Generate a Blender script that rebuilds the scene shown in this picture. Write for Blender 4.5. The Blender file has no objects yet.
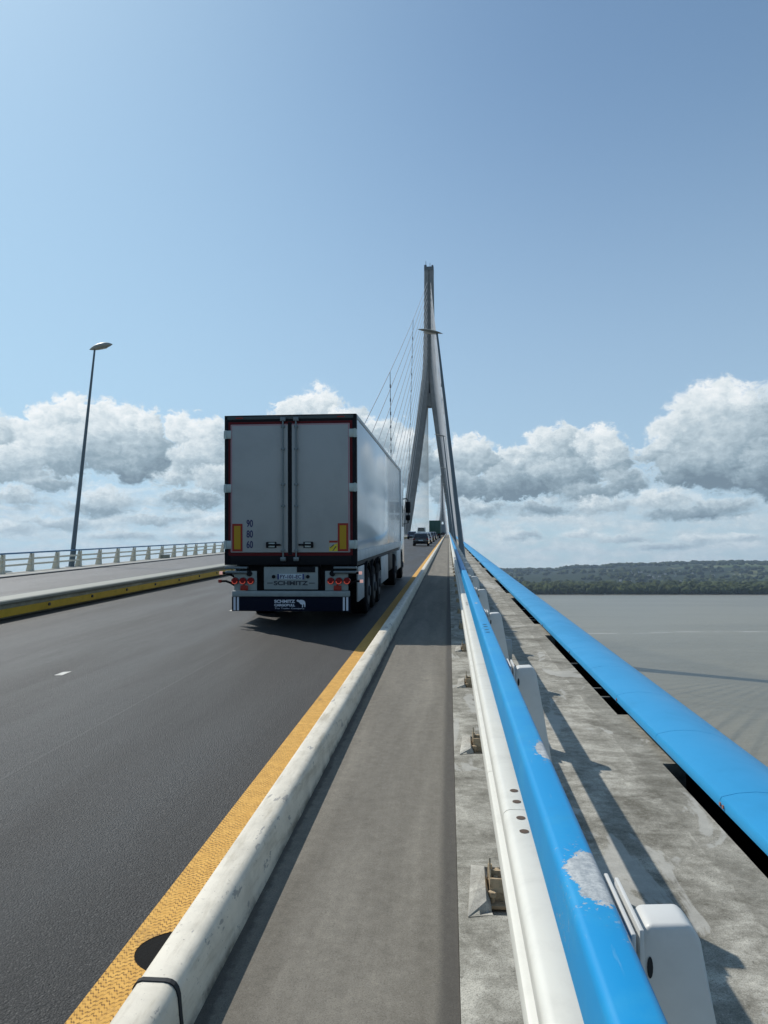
import bpy, bmesh, math, random
import numpy as np
from mathutils import Vector, Matrix, Euler
R = math.radians
rng = random.Random(7)
scene = bpy.context.scene
COL = scene.collection

# ---------------------------------------------------------------- camera
EYE = 1.75
cam_data = bpy.data.cameras.new('camera')
cam = bpy.data.objects.new('camera', cam_data)
COL.objects.link(cam)
cam_data.sensor_fit = 'VERTICAL'
cam_data.sensor_height = 32.0
cam_data.lens = 770.0 / 1024 * 32.0
cam_data.clip_start = 0.05
cam_data.clip_end = 60000
cam.location = (0, 0, EYE)
cam.rotation_euler = (R(90 + 4.78), 0, R(4.785))
scene.camera = cam

# ---------------------------------------------------------------- light, sky, exposure
# direction towards the sun
SUN = Vector((-0.71, 0.62, 1.037)).normalized()
sun_el = math.asin(SUN.z)
sun_az = math.atan2(SUN.x, SUN.y)
sd = bpy.data.lights.new('sun', 'SUN')
sd.energy = 3.9
sd.angle = R(0.55)
sd.color = (1.0, 0.95, 0.87)
sun = bpy.data.objects.new('sun', sd)
COL.objects.link(sun)
sun.rotation_euler = (-SUN).to_track_quat('-Z', 'Y').to_euler()

scene.view_settings.view_transform = 'Standard'
scene.view_settings.look = 'None'
scene.view_settings.exposure = 0.0
scene.view_settings.gamma = 1.0
scene.cycles.max_bounces = 6
scene.cycles.diffuse_bounces = 3
scene.cycles.glossy_bounces = 3
scene.cycles.transmission_bounces = 4
scene.cycles.volume_bounces = 0
scene.cycles.use_denoising = True
scene.cycles.use_adaptive_sampling = True


class NT:
    """small helper around a node tree"""
    def __init__(self, tree):
        self.t = tree
    def n(self, typ, **kw):
        nd = self.t.nodes.new(typ)
        for k, v in kw.items():
            setattr(nd, k, v)
        return nd
    def put(self, sock, v):
        if v is None:
            return
        if isinstance(v, bpy.types.NodeSocket):
            self.t.links.new(v, sock)
        else:
            sock.default_value = v
    def m(self, op, a, b=None, c=None, clamp=False):
        nd = self.n('ShaderNodeMath', operation=op, use_clamp=clamp)
        for i, v in enumerate((a, b, c)):
            self.put(nd.inputs[i], v)
        return nd.outputs[0]
    def v(self, op, a, b=None, c=None):
        nd = self.n('ShaderNodeVectorMath', operation=op)
        for i, x in enumerate((a, b, c)):
            self.put(nd.inputs[i], x)
        return nd.outputs['Value'] if op in ('LENGTH', 'DOT_PRODUCT', 'DISTANCE') else nd.outputs['Vector']
    def mapr(self, x, a, b, c=0.0, d=1.0, smooth=True):
        nd = self.n('ShaderNodeMapRange', interpolation_type='SMOOTHSTEP' if smooth else 'LINEAR')
        self.put(nd.inputs[0], x)
        for i, q in enumerate((a, b, c, d)):
            self.put(nd.inputs[1 + i], q)
        return nd.outputs[0]
    def noise(self, vec, scale, detail=4, rough=0.55, dist=0.0, color=False):
        nd = self.n('ShaderNodeTexNoise')
        self.put(nd.inputs['Vector'], vec)
        nd.inputs['Scale'].default_value = scale
        nd.inputs['Detail'].default_value = detail
        nd.inputs['Roughness'].default_value = rough
        nd.inputs['Distortion'].default_value = dist
        return nd.outputs['Color' if color else 'Fac']
    def mix(self, f, a, b, mode='MIX'):
        nd = self.n('ShaderNodeMix', data_type='RGBA', blend_type=mode)
        self.put(nd.inputs[0], f)
        for i, q in ((6, a), (7, b)):
            if isinstance(q, tuple) and len(q) == 3:
                q = q + (1,)
            self.put(nd.inputs[i], q)
        return nd.outputs[2]
    def fmix(self, f, a, b):
        nd = self.n('ShaderNodeMix', data_type='FLOAT')
        self.put(nd.inputs[0], f); self.put(nd.inputs[2], a); self.put(nd.inputs[3], b)
        return nd.outputs[0]
    def ramp(self, x, stops):
        nd = self.n('ShaderNodeValToRGB')
        self.put(nd.inputs[0], x)
        e = nd.color_ramp.elements
        while len(e) < len(stops):
            e.new(0.5)
        for i, (p, c) in enumerate(stops):
            e[i].position = p; e[i].color = tuple(c) + (1,) if len(c) == 3 else c
        return nd.outputs[0]
    def xyz(self, x, y, z):
        nd = self.n('ShaderNodeCombineXYZ')
        self.put(nd.inputs[0], x); self.put(nd.inputs[1], y); self.put(nd.inputs[2], z)
        return nd.outputs[0]
    def sep(self, v):
        nd = self.n('ShaderNodeSeparateXYZ'); self.put(nd.inputs[0], v)
        return nd.outputs


# cumulus heads: azimuth from the bridge axis, elevation, two radii (degrees), tone; back to front
HEADS = [(21.18, 9.12, 4.23, 3.69, -0.02), (18.9, 11.45, 2.13, 2.12, 0.1), (20.82, 11.01, 1.82, 1.95, 0.05), (16.45, 9.45, 2.2, 2.36, 0.05), (17.76, 10.05, 2.87, 2.48, 0), (20.23, 8.18, 3.68, 2.57, -0.2), (15.1, 8.48, 1.71, 1.26, -0.05), (17.68, 7.31, 3.18, 1.51, -0.25), (22.01, 7.06, 2.38, 2.0, -0.3), (11.03, 9.32, 1.66, 1.86, 0.1), (9.61, 8.73, 1.4, 1.87, 0.05), (11.83, 8.14, 1.78, 1.57, -0.05), (7.64, 9.46, 1.99, 1.67, 0.05), (6.04, 8.64, 2.01, 1.46, 0), (3.84, 8.4, 2.18, 1.25, 0.05), (1.63, 8.96, 2.06, 1.48, 0.05), (-0.23, 8.25, 2.22, 1.63, 0), (8.17, 7.34, 2.83, 1.45, -0.2), (4.55, 6.77, 3.26, 1.32, -0.25), (12.68, 6.48, 2.71, 1.14, -0.15), (0.5, 6.54, 2.36, 1.33, -0.2), (10.26, 6.05, 3.47, 1.15, -0.2), (15.0, 5.2, 3.3, 0.91, 0.08), (10.93, 5.03, 2.76, 0.79, 0.05), (18.86, 4.79, 3.13, 0.89, -0.05), (6.7, 4.98, 3.57, 0.8, -0.2), (16.94, 4.3, 4.5, 0.69, -0.25), (2.33, 5.04, 2.2, 0.89, -0.1), (9.5, 3.05, 1.68, 0.43, 0.12), (12.25, 2.72, 2.72, 0.43, 0), (17.52, 2.43, 2.29, 0.41, 0.08), (20.33, 2.58, 1.83, 0.4, 0.1), (5.23, 2.95, 1.59, 0.44, 0), (14.92, 2.12, 3.3, 0.35, -0.05), (-9.62, 12.14, 2.22, 1.93, 0.12), (-11.71, 11.66, 1.91, 1.63, 0.08), (-7.36, 11.29, 1.93, 1.49, 0.08), (-4.72, 10.42, 2.08, 1.64, 0.02), (-2.85, 9.67, 1.93, 1.49, 0.02), (-8.11, 9.66, 4.45, 1.78, -0.05), (-3.6, 7.9, 3.35, 1.64, -0.15), (-12.57, 9.3, 3.65, 2.21, -0.1), (-27.14, 11.09, 1.66, 1.79, 0.12), (-28.65, 10.36, 1.63, 1.64, 0.1), (-25.43, 10.87, 1.7, 1.81, 0.1), (-23.42, 10.72, 1.74, 1.84, 0.1), (-21.91, 10.53, 1.36, 1.57, 0.08), (-19.25, 10.52, 1.54, 1.73, 0.12), (-17.68, 10.02, 1.7, 1.74, 0.08), (-30.35, 9.15, 2.19, 1.88, 0.1), (-32.75, 8.96, 2.33, 2.37, 0.05), (-24.58, 9.19, 3.04, 2.1, -0.08), (-21.86, 8.62, 2.32, 1.71, -0.22), (-27.83, 8.51, 2.53, 1.92, -0.02), (-18.36, 8.41, 2.39, 1.74, -0.05), (-23.53, 7.63, 2.81, 1.13, -0.3), (-30.6, 7.46, 2.18, 1.48, 0), (-20.09, 7.05, 2.08, 1.01, 0.02), (-28.39, 6.29, 2.88, 0.96, -0.15), (-16.19, 7.02, 2.58, 1.61, -0.05), (-24.48, 5.48, 3.04, 1.12, 0.04), (-25.45, 4.75, 3.26, 0.7, -0.15), (-30.21, 5.13, 2.43, 0.94, 0.0), (-19.01, 5.5, 3.22, 0.79, -0.15), (-17.21, 4.09, 1.85, 0.58, 0.1), (-21.75, 4.15, 3.41, 0.57, -0.05), (-27.67, 3.58, 3.16, 0.62, -0.05), (-30.74, 3.09, 2.41, 0.54, 0.05), (-23.74, 2.9, 3.99, 0.49, -0.02), (-18.25, 3.06, 2.82, 0.43, 0)]

CLOUD_GAIN = 10.0
def build_world():
    w = bpy.data.worlds.new('World')
    scene.world = w
    w.use_nodes = True
    t = NT(w.node_tree)
    w.node_tree.nodes.clear()
    sky = t.n('ShaderNodeTexSky', sky_type='NISHITA')
    sky.sun_disc = False
    sky.sun_elevation = sun_el
    sky.sun_rotation = sun_az
    sky.altitude = 50
    sky.air_density = 1.0
    sky.dust_density = 0.7
    sky.ozone_density = 2.2
    tc = t.n('ShaderNodeTexCoord')
    d = tc.outputs['Generated']
    s = t.sep(d)
    az = t.m('MULTIPLY', t.m('ARCTAN2', s[0], s[1]), 57.29578)
    el = t.m('MULTIPLY', t.m('ARCSINE', s[2]), 57.29578)
    p = t.xyz(az, el, 0.0)
    # billowing: warp the plane of angles with noise at three sizes
    big = t.noise(t.v('MULTIPLY', p, (0.22, 0.3, 1)), 1.0, 2, 0.5, 0, True)
    med = t.noise(t.v('MULTIPLY', p, (0.8, 1.0, 1)), 1.0, 6, 0.66, 0.25, True)
    wv = t.v('MULTIPLY', t.v('SUBTRACT', big, (0.5, 0.5, 0.5)), (2.6, 1.7, 0))
    wm = t.v('MULTIPLY', t.v('SUBTRACT', med, (0.5, 0.5, 0.5)), (3.6, 3.0, 0))
    # flatter warp near the horizon, where the far layers lie
    flat = t.mapr(el, 1.5, 8.0, 0.28, 1.0)
    fv = t.xyz(1.0, flat, 0.0)
    q = t.v('ADD', p, t.v('MULTIPLY', t.v('ADD', wv, wm), fv))
    fine = t.noise(t.v('MULTIPLY', p, (1.5, 2.1, 1)), 1.0, 7, 0.62, 0.3)
    fine2 = t.noise(t.v('MULTIPLY', p, (0.35, 1.1, 1)), 1.0, 6, 0.6, 0.4)
    # layered base deck of soft cloud close to the horizon, all round
    top = t.m('ADD', 7.2, t.m('MULTIPLY', t.m('SUBTRACT', t.noise(t.xyz(t.m('MULTIPLY', az, 0.09), 0.0, 3.0), 1.0, 4, 0.6), 0.5), 7.0))
    base = t.mapr(t.m('SUBTRACT', t.m('ADD', top, t.m('MULTIPLY', t.m('SUBTRACT', fine2, 0.5), 5.0)), el), -0.6, 2.6)
    dens = t.m('MULTIPLY', base, t.mapr(fine2, 0.3, 0.62, 0.2, 0.92))
    shade = t.fmix(t.mapr(fine2, 0.3, 0.7), 0.36, 0.68)
    for (cu, cv, ru, rv, tone) in HEADS:
        k = 1.09
        o = t.v('MULTIPLY_ADD', q, (1 / (ru * k), 1 / (rv * k), 0), (-cu / (ru * k), -cv / (rv * k), 0))
        L = t.v('LENGTH', o)
        soft = 0.70 if rv > 1.2 else 0.35
        mk = t.mapr(L, 1.0, soft, 0.0, 1.0)
        li = t.v('DOT_PRODUCT', o, (-0.20, 0.42, 0))
        li = t.m('ADD', li, 0.49 + tone * 1.2)
        shade = t.fmix(mk, shade, li)
        dens = t.m('MAXIMUM', dens, mk)
    shade = t.m('ADD', shade, t.m('MULTIPLY', t.m('SUBTRACT', fine, 0.5), 0.55))
    # thin edges let the sun through: brighter where density falls off
    shade = t.m('ADD', shade, t.m('MULTIPLY', t.m('SUBTRACT', 1.0, dens), 0.35))
    dens = t.m('MULTIPLY', dens, t.mapr(el, 20, 14, 0, 1))
    dens = t.m('MULTIPLY', dens, t.mapr(t.m('ABSOLUTE', az), 55.0, 100.0, 1.0, 0.2))
    # more air in front of the far low layers: less contrast
    low = t.mapr(el, 0.5, 7.5, 0.0, 1.0)
    shade = t.fmix(t.mapr(el, 0.0, 6.0, 0.7, 1.0), 0.58, shade)
    ccol = t.ramp(shade, [(0.0, (0.17, 0.235, 0.29)), (0.28, (0.30, 0.395, 0.46)), (0.52, (0.50, 0.60, 0.66)),
                          (0.76, (0.76, 0.83, 0.86)), (1.0, (0.98, 1.0, 1.0))])
    ccol = t.v('SCALE', ccol)
    ccol.node.inputs['Scale'].default_value = CLOUD_GAIN
    tint = t.mix(1.0, sky.outputs[0], (0.90, 1.03, 1.05), 'MULTIPLY')
    # the Sky Texture's aureole round the sun is far stronger than on a real hazy day: cap it
    tint = t.v('MINIMUM', tint, (4.4, 7.2, 9.0))
    tint = t.mix(t.mapr(t.m('ABSOLUTE', az), 60.0, 110.0, 0.15, 0.0), tint, (3.7, 6.1, 8.5))
    hz = t.mix(t.mapr(el, 38.0, 2.0, 0.0, 0.60), tint, (4.7, 6.4, 7.9))
    col = t.mix(t.m('MULTIPLY', dens, 0.97), hz, ccol)
    # hazier, brighter air on the sun's side
    side = t.m('MULTIPLY', t.mapr(az, 12.0, -38.0, 0.0, 0.34), t.mapr(el, 3.0, 14.0, 0.0, 1.0))
    side = t.m('MULTIPLY', side, t.m('MULTIPLY', t.mapr(az, -120.0, -70.0, 0.0, 1.0), t.m('SUBTRACT', 1.0, dens)))
    col = t.mix(side, col, (4.9, 7.8, 9.7))
    bg = t.n('ShaderNodeBackground')
    bg.inputs[1].default_value = 0.10
    t.put(bg.inputs[0], col)
    out = t.n('ShaderNodeOutputWorld')
    t.t.links.new(bg.outputs[0], out.inputs[0])
    w.cycles.sampling_method = 'MANUAL'
    w.cycles.sample_map_resolution = 1024
build_world()

# ---------------------------------------------------------------- helpers
CREST_Y, CREST_R = 250.0, 9633.0
def prof(y):
    """height of the climbing deck at distance y (6 percent, rounding over towards mid-span)"""
    if y < CREST_Y:
        return 0.06 * y
    if y > 2 * 828 - CREST_Y:
        return prof(CREST_Y) - 0.06 * (y - (2 * 828 - CREST_Y))
    return 0.06 * y - (y - CREST_Y) ** 2 / (2 * CREST_R)
GRADE = math.atan(0.06)

def stations(a, b):
    ys = [a]
    y = a
    while y < b - 1e-6:
        step = 10 if y < 60 else (20 if y < 1700 else 60)
        y = min(b, y + step)
        ys.append(y)
    return ys

def link(name, me, parent=None, mats=()):
    o = bpy.data.objects.new(name, me)
    COL.objects.link(o)
    for m in mats:
        me.materials.append(m)
    if parent:
        o.parent = parent
    return o

def tag(o, label=None, cat=None, group=None, kind=None):
    if label: o['label'] = label
    if cat: o['category'] = cat
    if group: o['group'] = group
    if kind: o['kind'] = kind
    return o

def thing(name, label, cat, loc=(0, 0, 0), rot=(0, 0, 0), group=None):
    o = bpy.data.objects.new(name, None)
    COL.objects.link(o)
    o.empty_display_size = 0.3
    o.location = loc
    o.rotation_euler = rot
    return tag(o, label, cat, group)

def copy_tree(o, parent=None):
    c = o.copy()
    COL.objects.link(c)
    if parent: c.parent = parent
    for ch in list(o.children):
        copy_tree(ch, c)
    return c

class MB:
    def __init__(self):
        self.bm = bmesh.new()
    def face(self, pts, mi=0, smooth=False):
        vs = [self.bm.verts.new(p) for p in pts]
        f = self.bm.faces.new(vs); f.material_index = mi; f.smooth = smooth
        return f
    def box(self, x0, x1, y0, y1, z0, z1, mi=0, bevel=0.0, seg=2):
        c = [(x0, y0, z0), (x1, y0, z0), (x1, y1, z0), (x0, y1, z0), (x0, y0, z1), (x1, y0, z1), (x1, y1, z1), (x0, y1, z1)]
        v = [self.bm.verts.new(p) for p in c]
        fs = []
        for f in ((0, 3, 2, 1), (4, 5, 6, 7), (0, 1, 5, 4), (1, 2, 6, 5), (2, 3, 7, 6), (3, 0, 4, 7)):
            q = self.bm.faces.new([v[i] for i in f]); q.material_index = mi; fs.append(q)
        if bevel > 0:
            es = list({e for f in fs for e in f.edges})
            r = bmesh.ops.bevel(self.bm, geom=es, offset=bevel, segments=seg, affect='EDGES', profile=0.5)
            for f in r['faces']:
                f.material_index = mi; f.smooth = True
        return self
    def sweep(self, prof_pts, ys, closed=True, caps=True, mi=0, smooth=False, zf=prof):
        """cross-section (x, z) carried along the deck"""
        rings = []
        for y in ys:
            z0 = zf(y) if zf else 0.0
            rings.append([self.bm.verts.new((x, y, z + z0)) for x, z in prof_pts])
        n = len(prof_pts)
        for a, b in zip(rings, rings[1:]):
            for i in range(n if closed else n - 1):
                j = (i + 1) % n
                f = self.bm.faces.new((a[i], a[j], b[j], b[i])); f.material_index = mi; f.smooth = smooth
        if closed and caps:
            f = self.bm.faces.new(rings[0][::-1]); f.material_index = mi
            f = self.bm.faces.new(rings[-1]); f.material_index = mi
        return self
    def tube(self, pts, radii, seg=12, caps=True, mi=0, smooth=True):
        pts = [Vector(p) for p in pts]
        if not isinstance(radii, (list, tuple)):
            radii = [radii] * len(pts)
        rings = []
        for i, p in enumerate(pts):
            d = (pts[min(i + 1, len(pts) - 1)] - pts[max(i - 1, 0)]).normalized()
            a = d.orthogonal().normalized() if abs(d.z) > 0.95 else d.cross(Vector((0, 0, 1))).normalized()
            if abs(d.z) > 0.95:
                a = d.cross(Vector((0, 1, 0))).normalized()
            b = d.cross(a)
            rings.append([self.bm.verts.new(p + (a * math.cos(2 * math.pi * k / seg) + b * math.sin(2 * math.pi * k / seg)) * radii[i]) for k in range(seg)])
        for a, b in zip(rings, rings[1:]):
            for k in range(seg):
                f = self.bm.faces.new((a[k], a[(k + 1) % seg], b[(k + 1) % seg], b[k])); f.smooth = smooth; f.material_index = mi
        if caps:
            f = self.bm.faces.new(rings[0][::-1]); f.material_index = mi
            f = self.bm.faces.new(rings[-1]); f.material_index = mi
        return self
    def disc_x(self, cx, cy, cz, r, w, seg=28, mi=0, bevel=0.0):
        """wheel-like cylinder with its axis along x"""
        rr = [(cx - w / 2, r - bevel), (cx - w / 2 + bevel, r), (cx + w / 2 - bevel, r), (cx + w / 2, r - bevel)] if bevel else [(cx - w / 2, r), (cx + w / 2, r)]
        rings = [[self.bm.verts.new((x, cy + q * math.cos(2 * math.pi * k / seg), cz + q * math.sin(2 * math.pi * k / seg))) for k in range(seg)] for x, q in rr]
        for a, b in zip(rings, rings[1:]):
            for k in range(seg):
                f = self.bm.faces.new((a[k], a[(k + 1) % seg], b[(k + 1) % seg], b[k])); f.smooth = True; f.material_index = mi
        f = self.bm.faces.new(rings[0][::-1]); f.material_index = mi
        f = self.bm.faces.new(rings[-1]); f.material_index = mi
        return self
    def prism_y(self, poly, y0, y1, mi=0, bevel=0.0, seg=3, smooth_bevel=True):
        a = [self.bm.verts.new((x, y0, z)) for x, z in poly]
        b = [self.bm.verts.new((x, y1, z)) for x, z in poly]
        fs = [self.bm.faces.new(a[::-1]), self.bm.faces.new(b)]
        n = len(poly)
        for i in range(n):
            fs.append(self.bm.faces.new((a[i], a[(i + 1) % n], b[(i + 1) % n], b[i])))
        for f in fs: f.material_index = mi
        if bevel:
            es = list({e for f in fs for e in f.edges})
            r = bmesh.ops.bevel(self.bm, geom=es, offset=bevel, segments=seg, affect='EDGES', profile=0.5)
            for f in r['faces']: f.smooth = True; f.material_index = mi
        return self
    def prism_x(self, poly, x0, x1, mi=0, bevel=0.0, seg=2):
        """poly in (y, z)"""
        a = [self.bm.verts.new((x0, y, z)) for y, z in poly]
        b = [self.bm.verts.new((x1, y, z)) for y, z in poly]
        fs = [self.bm.faces.new(a[::-1]), self.bm.faces.new(b)]
        n = len(poly)
        for i in range(n):
            fs.append(self.bm.faces.new((a[i], a[(i + 1) % n], b[(i + 1) % n], b[i])))
        for f in fs: f.material_index = mi
        if bevel:
            es = list({e for f in fs for e in f.edges})
            r = bmesh.ops.bevel(self.bm, geom=es, offset=bevel, segments=seg, affect='EDGES', profile=0.5)
            for f in r['faces']: f.smooth = True; f.material_index = mi
        return self
    def done(self, name, mats, parent=None):
        bmesh.ops.recalc_face_normals(self.bm, faces=self.bm.faces)
        me = bpy.data.meshes.new(name)
        self.bm.to_mesh(me); self.bm.free()
        if any(p.use_smooth for p in me.polygons):
            me.set_sharp_from_angle(angle=R(38))
        if not isinstance(mats, (list, tuple)): mats = [mats]
        return link(name, me, parent, mats)

def text_mesh(name, body, size, mat, parent, loc, width=None, depth=0.002, bold=0.0, height=None):
    """lettering standing in the x-z plane, read from -y"""
    cu = bpy.data.curves.new('lettering', 'FONT')
    cu.body = body; cu.size = size; cu.extrude = depth; cu.align_x = 'CENTER'; cu.offset = bold
    tmp = bpy.data.objects.new('lettering', cu)
    COL.objects.link(tmp)
    dg = bpy.context.evaluated_depsgraph_get()
    me = bpy.data.meshes.new_from_object(tmp.evaluated_get(dg))
    bpy.data.objects.remove(tmp)
    xs = [v.co.x for v in me.vertices]; ysv = [v.co.y for v in me.vertices]
    cx = (min(xs) + max(xs)) / 2; cy = (min(ysv) + max(ysv)) / 2
    sx = width / (max(xs) - min(xs)) if width else 1
    sy = height / (max(ysv) - min(ysv)) if height else sx
    for v in me.vertices:
        v.co = Vector(((v.co.x - cx) * sx, -v.co.z, (v.co.y - cy) * sy))
    me.materials.clear()
    o = link(name, me, parent, [mat])
    o.location = loc
    return o

# ---------------------------------------------------------------- materials
def mat(name, col=(0.5, 0.5, 0.5), rough=0.5, metal=0.0, spec=0.5, grime=0.0, gscale=3.0, bump=0.0, bscale=40.0, coat=0.0, emit=None):
    m = bpy.data.materials.new(name)
    m.use_nodes = True
    t = NT(m.node_tree)
    b = m.node_tree.nodes['Principled BSDF']
    b.inputs['Roughness'].default_value = rough
    b.inputs['Metallic'].default_value = metal
    b.inputs['Specular IOR Level'].default_value = spec
    b.inputs['Coat Weight'].default_value = coat
    b.inputs['Coat Roughness'].default_value = 0.08
    tc = t.n('ShaderNodeTexCoord').outputs['Object']
    c = col + (1,)
    if grime > 0:
        nz = t.noise(tc, gscale, 7, 0.65, 0.4)
        c = t.mix(t.mapr(nz, 0.42, 0.75, 0.0, grime), col, tuple(q * 0.35 for q in col))
        r = t.m('ADD', rough, t.m('MULTIPLY', t.m('SUBTRACT', nz, 0.5), 0.25))
        t.put(b.inputs['Roughness'], r)
    t.put(b.inputs['Base Color'], c)
    if bump > 0:
        bn = t.n('ShaderNodeBump'); bn.inputs['Strength'].default_value = bump; bn.inputs['Distance'].default_value = 0.004
        t.put(bn.inputs['Height'], t.noise(tc, bscale, 5, 0.7))
        t.put(b.inputs['Normal'], bn.outputs[0])
    if emit:
        b.inputs['Emission Color'].default_value = emit[0] + (1,)
        b.inputs['Emission Strength'].default_value = emit[1]
    return m

def node_mat(name):
    m = bpy.data.materials.new(name); m.use_nodes = True
    t = NT(m.node_tree)
    b = m.node_tree.nodes['Principled BSDF']
    tc = t.n('ShaderNodeTexCoord').outputs['Object']
    return m, t, b, tc

def bump(t, b, h, strength, dist):
    bn = t.n('ShaderNodeBump'); bn.inputs['Strength'].default_value = strength; bn.inputs['Distance'].default_value = dist
    t.put(bn.inputs['Height'], h); t.put(b.inputs['Normal'], bn.outputs[0])

def asphalt_mat(name, base, spread, seam=None):
    m, t, b, tc = node_mat(name)
    x, y, z = t.sep(tc)
    grain = t.noise(tc, 190, 3, 0.75)
    vor = t.n('ShaderNodeTexVoronoi'); vor.inputs['Scale'].default_value = 105; t.put(vor.inputs['Vector'], tc)
    stone = t.mapr(vor.outputs['Distance'], 0.15, 0.55)
    patch = t.noise(t.v('MULTIPLY', tc, (1.4, 0.12, 1)), 1.0, 5, 0.6, 0.2)
    mott = t.noise(tc, 5.5, 5, 0.6)
    f = t.m('ADD', t.m('MULTIPLY', grain, 0.55), t.m('MULTIPLY', stone, -0.12))
    f = t.m('ADD', f, t.m('MULTIPLY', patch, 0.35))
    f = t.m('ADD', f, t.m('MULTIPLY', mott, 0.12))
    c = t.mix(t.mapr(f, 0.25, 0.72), tuple(q * (1 - spread) for q in base), tuple(q * (1 + spread) for q in base))
    # single stones, each with its own tone
    vc = t.sep(vor.outputs['Color'])[0]
    c = t.mix(t.mapr(vc, 0.1, 0.75, 0.75, 0.0), c, tuple(q * 0.22 for q in base))
    c = t.mix(t.mapr(vc, 0.80, 0.97, 0.0, 0.7), c, tuple(q * 3.4 for q in base))
    # polished wheel tracks and faint oil line
    for wx, ww in ((-2.15, 0.32), (-3.95, 0.32), (-5.75, 0.3), (-7.5, 0.3)):
        tr = t.mapr(t.m('ABSOLUTE', t.m('SUBTRACT', x, wx)), 0.05, ww, 1.0, 0.0)
        c = t.mix(t.m('MULTIPLY', tr, t.mapr(patch, 0.3, 0.7, 0.05, 0.35)), c, tuple(q * 1.9 for q in base))
    # polished light aggregate
    sp = t.noise(tc, 320, 1, 0.5)
    c = t.mix(t.mapr(sp, 0.60, 0.70, 0, 0.55), c, (0.20, 0.19, 0.18))
    c = t.mix(t.mapr(vor.outputs['Distance'], 0.45, 0.62, 0, 0.75), c, (0.006, 0.006, 0.006))
    if seam is not None:
        wob = t.m('ADD', x, t.m('MULTIPLY', t.m('SUBTRACT', t.noise(tc, 0.8, 4, 0.6), 0.5), 0.03))
        s = t.mapr(t.m('ABSOLUTE', t.m('SUBTRACT', wob, seam)), 0.004, 0.016, 1.0, 0.0)
        c = t.mix(t.m('MULTIPLY', s, 0.35), c, (0.11, 0.108, 0.105))
        # paving lane a little darker on the near side of the seam
        side = t.mapr(wob, seam - 0.02, seam + 0.02, 0.0, 0.22)
        c = t.mix(side, c, tuple(q * 0.55 for q in base))
    t.put(b.inputs['Base Color'], c)
    t.put(b.inputs['Roughness'], t.fmix(t.mapr(patch, 0.3, 0.7), 0.50, 0.64))
    b.inputs['Specular IOR Level'].default_value = 0.42
    h = t.m('ADD', t.m('MULTIPLY', vor.outputs['Distance'], -1.0), t.m('MULTIPLY', grain, 0.8))
    bump(t, b, h, 0.9, 0.007)
    return m

def concrete_mat(name, dark, light, scale=2.0, joint_x=None, streak=True, bstr=0.5):
    m, t, b, tc = node_mat(name)
    x, y, z = t.sep(tc)
    n1 = t.noise(tc, scale, 9, 0.68, 0.6)
    n2 = t.noise(tc, scale * 9, 7, 0.75)
    n3 = t.noise(tc, 160, 3, 0.8)
    n4 = t.noise(t.v('MULTIPLY', tc, (3.6, 5.5, 3.0)), 1.0, 8, 0.7, 1.0)
    f = t.m('ADD', t.m('MULTIPLY', n1, 0.45), t.m('MULTIPLY', n2, 0.25))
    f = t.m('ADD', f, t.m('MULTIPLY', n4, 0.3))
    c = t.ramp(t.mapr(f, 0.41, 0.59, 0, 1, False), [(0.0, dark), (0.45, tuple((a + q) / 2 for a, q in zip(dark, light))), (0.8, light), (1.0, tuple(min(1, q * 1.25) for q in light))])
    # speckle and small dark pits
    c = t.mix(t.mapr(n3, 0.45, 0.62, 0.0, 0.5), c, tuple(q * 0.55 for q in dark))
    n5 = t.noise(tc, 75, 6, 0.85)
    c = t.mix(t.mapr(n5, 0.44, 0.36, 0.0, 0.5), c, tuple(min(1, q * 1.35) for q in light))
    pit = t.noise(tc, 55, 2, 0.5)
    c = t.mix(t.mapr(pit, 0.68, 0.74, 0.0, 0.6), c, tuple(q * 0.4 for q in dark))
    if joint_x is not None:
        wob = t.m('ADD', x, t.m('MULTIPLY', t.m('SUBTRACT', t.noise(tc, 3.0, 6, 0.7), 0.5), 0.035))
        s = t.mapr(t.m('ABSOLUTE', t.m('SUBTRACT', wob, joint_x)), 0.002, 0.012, 1.0, 0.0)
        c = t.mix(t.m('MULTIPLY', s, t.mapr(n1, 0.50, 0.60, 0, 0.5)), c, tuple(min(1, q * 1.3) for q in light))
        side = t.mapr(wob, joint_x - 0.01, joint_x + 0.01, 0.0, 0.28)
        c = t.mix(side, c, tuple(q * 0.8 for q in dark))
        # pale repair skim
        rp = t.noise(t.v('MULTIPLY', tc, (2.2, 0.8, 1)), 0.9, 5, 0.6, 0.8)
        c = t.mix(t.mapr(rp, 0.575, 0.61, 0.0, 0.6), c, (0.47, 0.46, 0.42))
    t.put(b.inputs['Base Color'], c)
    b.inputs['Roughness'].default_value = 0.9
    b.inputs['Specular IOR Level'].default_value = 0.25
    bump(t, b, t.m('ADD', t.m('MULTIPLY', n2, 1.0), t.m('MULTIPLY', n3, 0.5)), bstr, 0.006)
    return m

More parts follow.
